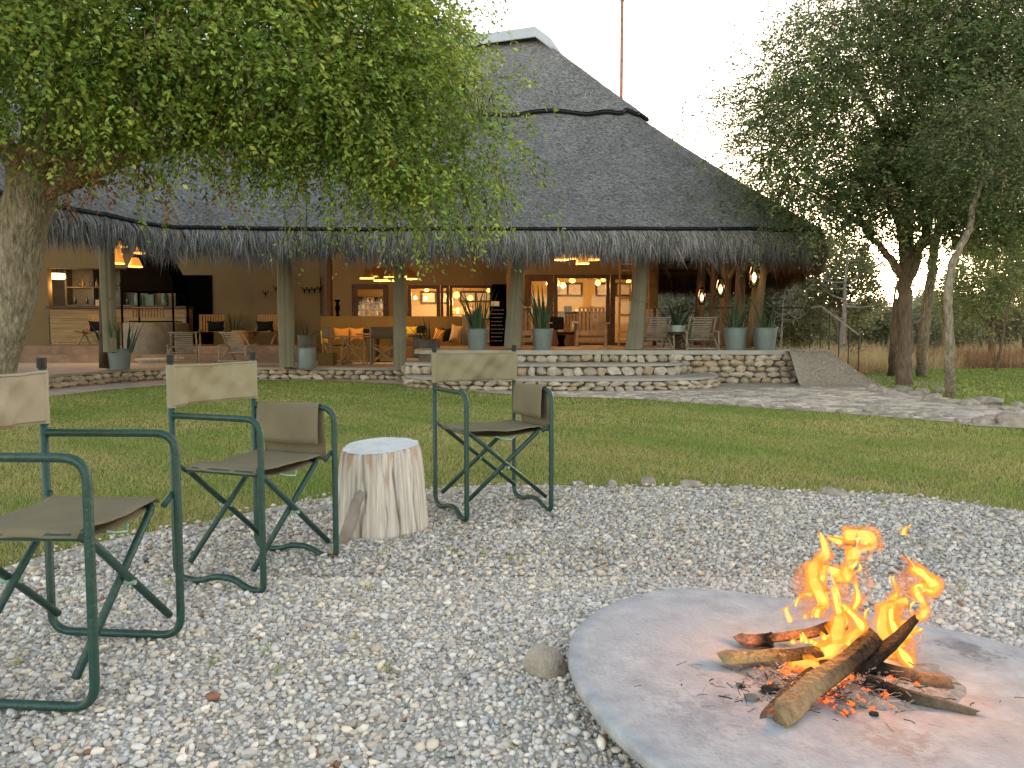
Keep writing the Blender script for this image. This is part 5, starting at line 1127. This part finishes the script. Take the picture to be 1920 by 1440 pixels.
def flamemat(name, core, edge, sc, se, amax, gam=1.0):
    m = bpy.data.materials.new(name); m.use_nodes = True; N = m.node_tree.nodes; L = m.node_tree.links; N.remove(N['Principled BSDF'])
    lw = N.new('ShaderNodeLayerWeight'); lw.inputs['Blend'].default_value = .5
    cr = N.new('ShaderNodeValToRGB'); e = cr.color_ramp.elements; e[0].position = .18; e[0].color = (*[c*sc for c in core], 1); e[1].position = .66; e[1].color = (*[c*se for c in edge], 1); L.new(lw.outputs['Facing'], cr.inputs[0])
    nz = N.new('ShaderNodeTexNoise'); nz.inputs['Scale'].default_value = 17; nz.inputs['Detail'].default_value = 2; g = N.new('ShaderNodeNewGeometry'); mp = N.new('ShaderNodeMapping'); mp.inputs['Scale'].default_value = (1, 1, .3); L.new(g.outputs['Position'], mp.inputs[0]); L.new(mp.outputs[0], nz.inputs['Vector'])
    mr = N.new('ShaderNodeMapRange'); mr.inputs['From Min'].default_value = 1.0; mr.inputs['From Max'].default_value = .28 if amax > .8 else .05; mr.inputs['To Max'].default_value = amax; L.new(lw.outputs['Facing'], mr.inputs[0])
    m2 = N.new('ShaderNodeMapRange'); m2.inputs['From Min'].default_value = .38; m2.inputs['From Max'].default_value = .56; m2.inputs['To Min'].default_value = .35 if amax > .8 else .1; L.new(nz.outputs['Fac'], m2.inputs[0])
    mu = N.new('ShaderNodeMath'); mu.operation = 'MULTIPLY'; L.new(mr.outputs[0], mu.inputs[0]); L.new(m2.outputs[0], mu.inputs[1])
    em = N.new('ShaderNodeEmission'); L.new(cr.outputs[0], em.inputs[0]); tr = N.new('ShaderNodeBsdfTransparent'); ms = N.new('ShaderNodeMixShader'); L.new(mu.outputs[0], ms.inputs[0]); L.new(tr.outputs[0], ms.inputs[1]); L.new(em.outputs[0], ms.inputs[2]); L.new(ms.outputs[0], N['Material Output'].inputs[0]); return m
M['flame'] = flamemat('flame', (1,.70,.14), (1,.30,.02), .30, .20, .98); M['outer'] = flamemat('flame_outer', (1,.34,.035), (1,.20,.02), .24, .18, .72); M['veil'] = flamemat('flame_veil', (1,.30,.07), (1,.22,.05), .17, .15, .40)
fire = thing('campfire_flames', 'two tongues of yellow orange flame leaping from the firewood', 'flames', (.87, 2.06, .07))
def zp(x, y): return 1300+x/3.097, 960+y/3.097
def ribbon(pts, Y, m='flame', fl=.55, seed=0):
    P = []
    for (x, y, w_) in pts: u, v = zp(x, y); q = W(u, v, Y); P.append((q.x, q.z, w_*1.4/3.097/FPX*Y/2))
    C3 = catmull(P, 6); vs = []; n = len(C3); k_ = 10
    for i, c in enumerate(C3):
        a = C3[max(0, i-1)]; b_ = C3[min(n-1, i+1)]; tx, tz = b_.x-a.x, b_.y-a.y; l = math.hypot(tx, tz)+1e-9; nx, nz_ = -tz/l, tx/l; yy = Y+.03*math.sin(i*.35+seed*2.1)*min(1, i/6)
        wv = max(.0008, c.z*(1+.18*math.sin(i*1.1+seed)))
        for k in range(k_): an = 2*math.pi*k/k_; vs.append(Vector((c.x+nx*wv*math.cos(an), yy+wv*fl*math.sin(an), c.y+nz_*wv*math.cos(an)))-fire.location)
    MB().add(vs, [(i*k_+k, i*k_+(k+1) % k_, (i+1)*k_+(k+1) % k_, (i+1)*k_+k) for i in range(n-1) for k in range(k_)]+[tuple(range(k_-1, -1, -1)), tuple((n-1)*k_+k for k in range(k_))]).build({'flame': 'flame_tongue', 'outer': 'flame_fringe'}.get(m, 'flame_veil'), M[m], fire, smooth=True)
RB = [([(600,990,30),(650,900,70),(740,810,60),(840,730,70),(880,630,50),(860,540,8)], 2.02), ([(715,610,22),(738,520,32),(712,430,44),(728,330,55),(745,230,42),(738,120,6)], 2.1),
 ([(835,700,24),(842,560,24),(848,450,36),(850,375,56),(905,315,46),(975,240,52),(1005,165,70),(965,130,50),(900,165,46),(840,160,30),(785,150,10)], 2.1), ([(745,400,30),(790,345,40),(855,360,36)], 2.1),
 ([(890,770,40),(950,670,34),(930,600,24),(880,555,12)], 2.0), ([(935,690,14),(1000,640,14),(1047,580,5)], 2.0), ([(562,640,24),(558,580,18),(570,495,5)], 2.16),
 ([(1090,880,26),(1130,780,40),(1112,690,60),(1160,580,62),(1195,500,36),(1240,480,8)], 2.08), ([(1205,790,36),(1172,680,30),(1185,560,20)], 2.06),
 ([(1200,760,40),(1265,665,50),(1290,590,38),(1335,530,34),(1322,450,26),(1372,430,48),(1350,370,34),(1290,330,24),(1243,255,6)], 2.12), ([(1232,965,22),(1238,880,30),(1208,800,34),(1262,740,30),(1298,655,12)], 2.04),
 ([(1288,1000,26),(1240,992,26),(1212,950,10)], 1.99), ([(948,1015,22),(962,950,22),(1005,880,6)], 1.98), ([(1100,570,8),(1130,490,22),(1180,440,18),(1192,385,5)], 2.14), ([(700,460,12),(650,485,22),(612,570,6)], 2.14),
 ([(575,985,20),(640,910,70),(712,880,50)], 1.97), ([(580,762,22),(578,715,6)], 2.05), ([(620,760,20),(622,712,6)], 2.05), ([(655,760,22),(655,718,6)], 2.05), ([(690,760,24),(688,712,6)], 2.05),
 ([(700,770,30),(760,780,30),(800,740,30)], 2.03), ([(440,950,20),(440,915,34),(440,895,8)], 2.0), ([(1222,132,22),(1236,60,4)], 2.15), ([(925,570,18),(958,460,20),(972,395,5)], 2.08), ([(778,560,14),(792,480,18),(780,430,5)], 2.12), ([(650,620,16),(655,560,5)], 2.15),
 ([(1000,1010,16),(1010,960,18),(1060,955,8)], 1.98), ([(1120,830,50),(1170,740,50),(1230,690,30)], 2.07), ([(905,400,14),(940,320,14),(950,270,4)], 2.12), ([(780,1110,12),(760,1120,26),(748,1105,8)], 1.9)]
for i, (p_, Y) in enumerate(RB):
    ribbon(p_, Y, seed=i); ribbon([(x, y, w_*1.7+7*(w_ > 9)) for x, y, w_ in p_], Y+.004, 'outer', .5, seed=i)
    if len(p_) > 3 and i < 22:
        rr_ = random.Random(i+5)
        for q_ in range(3):
            ox = rr_.uniform(14, 34)*(-1)**q_; ribbon([(x+ox*(1-.6*j/len(p_))+rr_.uniform(-7, 7), y+rr_.uniform(-18, 8), max(3, w_*rr_.uniform(.25, .5)*(1-.6*j/len(p_)))) for j, (x, y, w_) in enumerate(p_)], Y+rr_.uniform(-.04, .05), ('outer', 'flame', 'outer')[q_], seed=i*3+q_)
for i, (p_, Y) in enumerate([([(690,620,150),(680,480,170),(690,340,110),(700,250,20)], 2.14), ([(880,650,180),(900,500,190),(930,370,150),(985,260,40)], 2.14), ([(1100,640,60),(1150,520,110),(1240,430,120),(1330,360,90),(1260,300,40),(1205,260,10)], 2.16), ([(1200,880,120),(1210,760,140),(1240,640,90),(1280,560,30)], 2.1), ([(1160,420,20),(1175,380,44),(1185,360,10)], 2.16), ([(760,900,120),(830,760,130),(930,620,100),(1030,520,12)], 2.08)]): ribbon(p_, Y, 'veil', .5, i+50)
lampat((.86, 2.02, .20), 1.8, (1, .38, .10), .08); lampat((1.0, 2.06, .26), 1.0, (1, .38, .10), .08); lampat((.80, 1.93, .105), .5, (1, .3, .06), .04)

# ================================================================== TREES
def foliage(name, parent, m, blobs, nspray, slen, nl, ll, lw, droop, pal, seed, gap=.15, twigmat=None, twigf=.35, spreadf=1.0, cl=0, clr=.25):
    r = np.random.RandomState(seed); wts = np.array([b[2]*b[3]*b[4]*b[5] for b in blobs])**.8; wts /= wts.sum(); bi = r.choice(len(blobs), nspray, p=wts)
    C0 = np.array([b[0] for b in blobs], float)[bi]; R0 = np.array([[b[2], b[3], b[4]] for b in blobs], float)[bi]
    d = r.normal(0, 1, (nspray, 3)); d /= np.linalg.norm(d, axis=1)[:, None]; rad = r.uniform(.25, 1.0, nspray)**.45
    P = C0+d*R0*rad[:, None]
    if cl:
        nc = max(3, int(nspray/cl)); cc_ = P[:nc]; ci = r.integers(0, nc, nspray) if hasattr(r, 'integers') else r.randint(0, nc, nspray)
        sig = clr*r.uniform(.6, 1.5, nc); P2 = cc_[ci]+np.clip(r.normal(0, 1, (nspray, 3)), -2, 2)*sig[ci][:, None]*np.array([1.15, 1.15, .75]); use = r.uniform(0, 1, nspray) < .85; P = np.where(use[:, None], P2, P); d = np.where(use[:, None], (P2-cc_[ci])/sig[ci][:, None]*.6+d[ci]*.8, d); shade_ = r.uniform(.72, 1.28, nc)[ci]
    else: shade_ = np.ones(nspray)
    q = np.sin(P[:, 0]*2.9+1.7*np.sin(P[:, 2]*2.3))+np.sin(P[:, 1]*2.7+P[:, 2]*3.3)+np.sin(P[:, 2]*4.1+P[:, 0]*1.9); k = q > -2.2+gap*4; P, d, rad, shade_ = P[k], d[k], rad[k], shade_[k]; n = len(P)
    dr = d*r.uniform(.3, 1, (n, 1))+r.normal(0, .45, (n, 3))+np.array([0, 0, -droop])*r.uniform(.4, 1.4, (n, 1)); dr /= np.linalg.norm(dr, axis=1)[:, None]
    L = slen*r.uniform(.5, 1.4, n); t = (np.arange(nl)+.6)/nl; sag = np.array([0, 0, -1])*droop*.35
    pos = P[:, None, :]+dr[:, None, :]*(L[:, None]*t)[..., None]+sag*(L[:, None]*t**2)[..., None]
    side = np.cross(dr, [0, 0, 1.0]); side /= np.linalg.norm(side, axis=1)[:, None]+1e-9
    sg = np.where(np.arange(nl) % 2, 1, -1)[None, :, None]; ld = dr[:, None, :]*.6+side[:, None, :]*sg*.9*spreadf+r.normal(0, .35, (n, nl, 3))+np.array([0, 0, -.45*droop]); ld /= np.linalg.norm(ld, axis=2)[..., None]
    nr = r.normal(0, .7, (n, nl, 3))+np.array([0, -.25, .8]); wv = np.cross(ld, nr); wv /= np.linalg.norm(wv, axis=2)[..., None]+1e-9
    pos = pos+r.normal(0, slen*.05, pos.shape); s = r.uniform(.6, 1.25, (n, nl, 1)); A = pos; Mi = pos+ld*ll*.45*s; T = pos+ld*ll*s; w2 = wv*lw*.5*s
    V = np.stack([A, Mi-w2, T, Mi+w2], 2).reshape(-1, 3); F = np.arange(len(V)).reshape(-1, 4)
    pal_ = np.array([p[:3] for p in pal]); pw = np.array([float(p[3]) for p in pal]); pw /= pw.sum(); base = pal_[r.choice(len(pal), n, p=pw)]; c = base[:, None, :]*r.uniform(.65, 1.35, (n, nl, 1))*shade_[:, None, None]
    odd = r.uniform(0, 1, (n, nl)) < .10; c = np.where(odd[..., None], pal_[r.choice(len(pal), (n, nl), p=pw)], c)
    o = np_mesh(name, V, F, m, parent, np.repeat(c.reshape(-1, 3), 4, 0))
    if twigmat:
        kk = r.uniform(0, 1, n) < twigf; a = P[kk]; e = pos[kk][:, -1]; mid = pos[kk][:, nl//2]; sd = side[kk]*.004*(slen/.35); up = np.array([0, 0, 1])*.004*(slen/.35)
        V = np.stack([a-sd, a+sd, a+up, mid-sd*.7, mid+sd*.7, mid+up*.7, e], 1).reshape(-1, 3); b0 = np.arange(len(a))[:, None]*7
        F = np.concatenate([b0+np.array([f]) for f in ((0,1,4),(0,4,3),(1,2,5),(1,5,4),(2,0,3),(2,3,5),(3,4,6),(4,5,6),(5,3,6))]); np_mesh('twigs', V, F, twigmat, parent)
    return o
def blob(u, v, Y, ru, rv, rd=1.3, dens=1.0):
    p = W(u, v, Y); return ((p.x, p.y, p.z), 0, ru/FPX*Y, rd, rv/FPX*Y, dens)
def branch(parent, pts, r0, r1, m='bark', jit=.18, seed=0, name='branch', n=8):
    P = catmull(pts, 6); r = random.Random(seed); P = [p+Vector((r.uniform(-1, 1), r.uniform(-1, 1), r.uniform(-1, 1)))*r0*.18 if 0 < i < len(P)-1 else p for i, p in enumerate(P)]
    return MB().tube(P, [r0+(r1-r0)*(i/(len(P)-1))**.8 for i in range(len(P))], n, jit=jit).build(name, M[m], parent, smooth=True)
# big leafy tree at left
t1 = thing('leafy_tree', 'large bright green leafy tree with thick grey trunk at the left border', 'tree', (0, 0, 0))
Yt = 8.5
tr = [W(-45, 815, Yt), W(-25, 700, Yt), W(12, 570, Yt), W(30, 470, Yt), W(52, 385, Yt), W(62, 325, Yt)]
mb = MB(); P = catmull(tr, 8); mb.tube(P, [(.272-.035*i/len(P)+.12*max(0, 1-i/7)+.03*max(0, i/len(P)-.75)*4) for i in range(len(P))], 28, jit=.16); mb.build('trunk', M['bark'], t1, smooth=True)
fork = W(62, 335, Yt)
lb = [blob(40, 95, 7.6, 260, 165, 1.3, 1.0), blob(300, 105, 7.9, 230, 165, 1.3), blob(520, 150, 8.2, 200, 165, 1.3), blob(680, 240, 8.4, 125, 130, 1.0, .9), blob(725, 340, 8.3, 70, 50, .5, 1.4), blob(800, 290, 8.5, 95, 95, .7, 1.0), blob(700, 70, 9.2, 150, 150, 1.2, 1.5), blob(790, 150, 8.8, 60, 110, .6, 1.2), blob(885, 200, 8.3, 45, 60, .4, .6), blob(870, 330, 8.4, 60, 40, .4, .7), blob(560, 345, 8.0, 50, 40, .3, .4), blob(330, 290, 7.6, 90, 30, .5, .35), blob(480, 325, 7.9, 60, 25, .4, .4), blob(140, 255, 7.5, 120, 30, .6, .5),
      blob(200, -150, 7.8, 420, 170, 1.8, .6), blob(560, -120, 8.6, 250, 140, 1.6, .6), blob(-250, 60, 7.6, 220, 220, 1.5, .6)]
lb = [((b_[0][0], b_[0][1], b_[0][2]+(.17 if b_[0][0] < -1.0 else .05)),)+b_[1:] for b_ in lb]
for i, b_ in enumerate(lb[:8]+lb[13:]):
    c = Vector(b_[0]); mid = fork.lerp(c, .5)+Vector((0, 0, .35)); branch(t1, [fork-Vector((0, 0, .15)), mid, c], .13, .015, 'bark', seed=i)
branch(t1, [fork, W(150, 345, 8.4), W(195, 343, 8.3)], .05, .03, 'bark2', seed=70, name='broken_branch')
PL = [(.27,.40,.08,5), (.42,.52,.11,3), (.16,.27,.055,2.2), (.40,.42,.06,.55), (.42,.36,.04,.12), (.26,.14,.07,.14)]
foliage('crown', t1, M['leaf'], lb, 19500, .36, 11, .062, .032, .75, PL, 5, .06, M['bark2'], .4, cl=48, clr=.27)
foliage('dry_leaves', t1, M['leaf2'], [blob(100, 300, 7.8, 60, 40, .5, 1), blob(200, 310, 7.8, 70, 25, .4, 1), blob(330, 355, 7.6, 30, 25, .2, .3), blob(430, 370, 7.8, 60, 25, .3, .2), blob(40, 60, 7.2, 40, 60, .3, 1)], 130, .28, 9, .06, .028, 1.2, [(.30,.15,.08,3), (.38,.22,.12,1)], 9, -.5)
foliage('hanging_sprays', t1, M['leaf'], [blob(905, 160, 8.3, 45, 40, .3, 1), blob(925, 340, 8.3, 40, 30, .3, 1), blob(855, 380, 8.4, 45, 30, .3, 1), blob(790, 415, 8.3, 60, 14, .3, 1), blob(860, 20, 8.9, 25, 25, .2, 1), blob(700, 415, 8.3, 60, 12, .3, 1), blob(600, 400, 8.1, 50, 14, .3, 1)], 110, .42, 9, .055, .024, .8, PL, 19, -.5, M['bark2'], 1)
# forked dark tree at right
t2 = thing('acacia_tree', 'broad dark green fine leaved tree with forked trunk beside the lodge corner', 'tree', (0, 0, 0)); Y2 = 14.6
tb = G(1697, 722, 0)
branch(t2, [tb+Vector((0, 0, -.05)), W(1697, 640, Y2), W(1696, 560, Y2), W(1700, 510, Y2)], .145, .125, 'bark2', .22, 1, 'trunk', 14)
for i, (pts, r0) in enumerate([([W(1698, 530, Y2), W(1676, 495, Y2), W(1650, 460, Y2), W(1618, 425, Y2), W(1600, 330, Y2-.3)], .10), ([W(1700, 520, Y2), W(1690, 440, Y2), W(1670, 380, Y2), W(1640, 260, Y2)], .12), ([W(1702, 520, Y2), W(1730, 450, Y2), W(1752, 390, Y2), W(1800, 250, Y2)], .12), ([W(1700, 500, Y2), W(1705, 420, Y2), W(1700, 330, Y2), W(1690, 120, Y2)], .11), ([W(1730, 460, Y2), W(1790, 410, Y2-.4), W(1880, 340, Y2-.8)], .07), ([W(1640, 440, Y2), W(1560, 380, Y2-.4), W(1470, 330, Y2-.8)], .06), ([W(1690, 300, Y2), W(1600, 150, Y2), W(1520, 60, Y2)], .07), ([W(1800, 280, Y2), W(1860, 120, Y2), W(1900, -40, Y2)], .08)]): branch(t2, pts, r0, r0*.3, 'bark2', .2, 20+i)
rb = [blob(1560, 260, 14.0, 150, 150, 1.7), blob(1480, 350, 13.6, 75, 65, 1.0, .9), blob(1700, 150, 14.3, 230, 190, 2.2), blob(1850, 250, 14.0, 200, 190, 2), blob(1640, 360, 14.3, 150, 60, 1.6), blob(1860, 390, 13.6, 130, 60, 1.4), blob(1600, 70, 14.2, 120, 80, 1.4, .6), blob(1450, 215, 13.8, 50, 80, .8, .35), blob(1500, 150, 14, 80, 70, 1, .5), blob(1900, -20, 14.2, 260, 160, 2, .8), blob(1520, 400, 13.7, 70, 35, .8, .8), blob(1750, 330, 13.9, 160, 90, 1.6), blob(1560, 25, 14, 60, 30, .6, .3), blob(2050, 200, 14, 160, 260, 2, .7)]
PR = [(.15,.215,.085,5), (.24,.30,.12,3), (.09,.14,.06,2.5), (.30,.27,.15,.8), (.24,.13,.08,.10)]
foliage('crown', t2, M['leaf2'], rb, 25000, .42, 13, .070, .034, .35, PR, 6, .04, M['bark2'], .25, cl=60, clr=.40)
foliage('outer_sprays', t2, M['leaf2'], [blob(1410, 215, 13.5, 35, 40, .4, 1), blob(1410, 300, 13.5, 30, 30, .3, 1), blob(1480, 90, 13.8, 50, 40, .4, 1), blob(1530, 40, 13.9, 50, 30, .4, 1), blob(1440, 385, 13.4, 40, 25, .4, 1)], 170, .55, 12, .05, .022, .1, PR, 29, -.5, M['bark2'], 1)
t2b = thing('acacia_tree', 'second dark trunk standing just behind the forked tree at right', 'tree', (0, 0, 0))
branch(t2b, [G(1728, 706, 0), W(1733, 620, 16.5), W(1745, 520, 16.5), W(1757, 440, 16.5), W(1790, 330, 16.5)], .12, .08, 'bark', .2, 3, 'trunk', 12)
branch(t2b, [G(1672, 705, 0), W(1675, 640, 16.3), W(1680, 560, 16.3)], .10, .05, 'bark2', .2, 5, 'dead_stem', 8)
foliage('crown', t2b, M['leaf2'], [blob(1800, 250, 16.5, 120, 120, 1.5), blob(1760, 350, 16.5, 90, 50, 1)], 900, .42, 12, .06, .03, .35, PR, 16, .05)
t3 = thing('slender_tree', 'slender pale trunked tree leaning right in front of the far lawn', 'tree', (0, 0, 0)); Y3 = G(1781, 748).y
branch(t3, [G(1781, 750, -.05), W(1780, 660, Y3), W(1777, 540, Y3), W(1792, 480, Y3), W(1818, 430, Y3), W(1826, 380, Y3-.1), W(1845, 330, Y3-.2)], .075, .035, 'bark', .25, 4, 'trunk', 12)
foliage('crown', t3, M['leaf2'], [blob(1830, 260, Y3, 90, 90, .9), blob(1850, 320, Y3, 80, 55, .7)], 1100, .42, 12, .055, .028, .35, PR, 17, .05, M['bark2'], .5)
# ================================================================== BUSH BEYOND
def bgtree(u, vbase, Y, tops, label, pal, n, seed, lf=.10, trunk=True, lean=0, mm='bark2', name='bush_tree', cat='tree', group='trees and bushes beyond the lawn', tr_=.09):
    b0 = W(u, 660, Y); b0.z = -.05; o = thing(name, label, cat, (b0.x, b0.y, 0), 0, group); off_ = Vector((b0.x, b0.y, 0)); bl = []
    for (uu, vv, ru, rv, dn) in tops:
        q = blob(uu, vv, Y, ru, rv, min(2.5, ru/FPX*Y), dn); c = Vector(q[0])-off_; bl.append((tuple(c), 0, q[2], q[3], q[4], dn))
        if trunk: branch(o, [Vector((0, 0, -.1)), Vector((c.x*.2+lean, c.y*.2, c.z*.5)), c], tr_, .02, mm, .2, seed+len(bl), 'trunk' if len(bl) == 1 else 'branch', 7)
    foliage('crown', o, M['leaf2'], bl, int(n*1.9), .55*Y/25, 9, lf*1.15, lf*.62, .2, pal, seed, .08, M['deadwood'] if seed % 3 == 0 else None, .6); return o
PB = [(.27,.29,.15,4), (.36,.37,.20,3), (.18,.20,.10,2), (.45,.40,.24,.8)]; PG = [(.40,.41,.29,4), (.31,.33,.22,3), (.50,.49,.36,1)]; PY = [(.34,.39,.15,4), (.25,.31,.12,3), (.48,.47,.22,1)]
bgtree(1580, 0, 27, [(1560, 500, 70, 50, 1), (1600, 540, 50, 50, 1), (1520, 540, 50, 50, .8)], 'grey green bush tree with pale bare trunk left of the forked tree', PB, 1400, 31, .10, mm='deadwood', tr_=.13)
bgtree(1490, 0, 30, [(1480, 590, 70, 60, 1), (1440, 560, 60, 50, .8)], 'dense dull bush behind the handrail', PB, 1300, 32, .11)
bgtree(1860, 0, 24, [(1850, 500, 70, 70, 1), (1820, 560, 60, 60, .9), (1870, 430, 60, 50, .8)], 'light green leafy tree between the slender tree and the right border', PY, 1600, 33, .085)
bgtree(1790, 0, 32, [(1760, 600, 50, 50, 1), (1830, 610, 60, 45, 1)], 'grey bush low behind the slender tree', PG, 1200, 34, .12)
bgtree(1920, 0, 30, [(1915, 560, 60, 60, 1), (1930, 470, 40, 60, .8)], 'half bare bush tree at the right border', PB, 1000, 36, .11)
bgtree(1640, 0, 36, [(1620, 610, 60, 40, 1), (1670, 630, 50, 30, 1)], 'low dark bush under the bright gap of sky', PB, 1100, 37, .13)
bgtree(1720, 0, 42, [(1730, 600, 40, 30, 1)], 'far rounded bush right of the forked trunks', PG, 700, 38, .15)
bgtree(1290, 0, 31, [(1280, 590, 60, 60, 1), (1340, 560, 50, 80, 1), (1250, 560, 40, 40, .8)], 'pale feathery bush seen through the open end of the lodge', PG, 1900, 39, .10, tr_=.06)
bgtree(1390, 0, 29, [(1390, 560, 60, 80, 1), (1360, 610, 60, 40, 1)], 'green bush behind the row of lodge posts', PB, 1500, 40, .11)
bgtree(1200, 0, 34, [(1220, 600, 90, 50, 1)], 'low pale bush left of the feathery one, behind the lodge', PG, 900, 41, .12)
bgtree(2060, 0, 30, [(2060, 520, 120, 110, 1)], 'bush tree just outside the right border', PB, 900, 42, .12)
def deadtree(u, Y, H, label, seed, m='deadwood', r0=.07, nb=12, lean=.2):
    b0 = W(u, 660, Y); o = thing('dead_tree', label, 'tree', (b0.x, b0.y, 0), 0, 'bare dead trees beyond the lawn'); r = random.Random(seed)
    tp = Vector((lean, 0, H)); P = [Vector((0, 0, -.1)), Vector((lean*.2+.05, 0, H*.35)), Vector((lean*.7, .1, H*.7)), tp]; branch(o, P, r0, .012, m, .2, seed, 'trunk', 7)
    for i in range(nb):
        t = r.uniform(.35, .95); s = P[0].lerp(tp, t); a = r.uniform(0, 6.28); L = r.uniform(.3, .8)*(1.1-t)*H*.6+.3; e = s+Vector((math.cos(a)*L, math.sin(a)*L, r.uniform(.1, .6)*L)); q = branch(o, [s, s.lerp(e, .5)+Vector((0, 0, -.08)), e], r0*.28, .006, m, .1, seed+i, 'branch', 5)
        for k in range(3):
            e2 = s.lerp(e, r.uniform(.4, .9)); f = e2+Vector((r.uniform(-.4, .4), r.uniform(-.4, .4), r.uniform(-.1, .4))); MB().tube([e2, f], [.010, .004], 4).build('twig', M[m], q)
    return o
deadtree(1665, 27, 3.6, 'leaning dead grey trunk between the ramp and the forked tree', 3, r0=.10, lean=.35); deadtree(1575, 25, 3.9, 'tall bare grey tree in front of the bush left of the forked tree', 4, r0=.12, nb=16)
deadtree(1460, 26, 2.6, 'pale leafless shrub with spreading twigs behind the terrace corner', 5, r0=.04, nb=20); deadtree(1868, 19.5, 2.3, 'thin crooked sapling at the far edge of the right lawn', 6, 'bark2', .045, 5, .45); deadtree(1590, 22, .7, 'tiny dry sapling beside the foot of the forked tree', 7, 'bark2', .02, 6)
p = G(1770, 668, 0); o = thing('wooden_post', 'short orange brown wooden post standing in the bush right of the forked tree', 'post', (X(1770, 30), 30, 0)); MB().box((-.11, -.08, 0), (.11, .08, 1.15)).build('post_body', M['wood'], o, bevel=.02)
MB().lathe([(.085, 1.15), (.02, 1.2)], 8).build('cap', M['wood'], o)
# dry grass belt, low scrub mass, far wood line
r_ = np.random.RandomState(61); n = 60000; py = 18.5+(r_.uniform(0, 1, n)**1.5)*22; px = r_.uniform(.12, .86, n)*py; q = snoise(px, py, .8, 3)
k = (py > 20.3+.9*np.sin(px*.6)) | (px < 9.3); k &= ~((px < 7.8) & (py < 22)); k &= ~((px > 9.3) & (py < 21)); px, py, q = px[k], py[k], q[k]; n = len(px)
red = (np.clip(px-12, 0, 1)*(py < 26))[:, None]*(q > -.2)[:, None]
c = np.array([.62,.49,.29])*r_.uniform(.6, 1.3, (n, 1)); c = c*(1-red)+np.array([.34,.19,.10])*red*r_.uniform(.5, 1.4, (n, 1))
V, F, c = blades(px, py, .65*(.5+.5*np.clip(q+.8, 0, 1.6))*r_.uniform(.5, 1.2, n), .010*py/20, c, .6, 62); o = np_mesh('dry_grass', V, F, M['grass'], None, c, kind='stuff'); tagp(o, 'tall dry straw and rust coloured grass belt behind the right lawn', 'grass')
sb = []
for i in range(46):
    Y = r_.uniform(38, 75); u = r_.uniform(1150, 2250); p = W(u, 660, Y); h = r_.uniform(1.0, 2.1)*(1 if not 1600 < u < 1760 else .75); sb.append(((p.x, Y, h*.7), 0, r_.uniform(2.2, 4), 2, h, 1))
o = foliage('scrub', None, M['leaf2'], sb, 6500, 1.0, 8, .28, .15, .1, PG+PB, 63, -.3); o['kind'] = 'stuff'; tagp(o, 'far grey green savanna scrub fading along the horizon', 'scrub')
sb = []
for i in range(26):
    u = 1120+i*34+r_.uniform(-20, 20); Y = r_.uniform(90, 130); p = W(u, 660, Y); h = r_.uniform(2.0, 3.6); sb.append(((p.x, Y, h*.6), 0, 7, 4, h, 1))
for i in range(24):
    u = -900+i*90; Y = r_.uniform(45, 70); p = W(u, 660, Y); sb.append(((p.x, Y, 2.4), 0, 4, 3, 3, .6))
o = foliage('woodland', None, M['leaf2'], sb, 4200, 2.0, 8, .6, .35, .1, PG, 64, -.3); o['kind'] = 'stuff'; tagp(o, 'distant pale woodland line on the horizon', 'woodland')
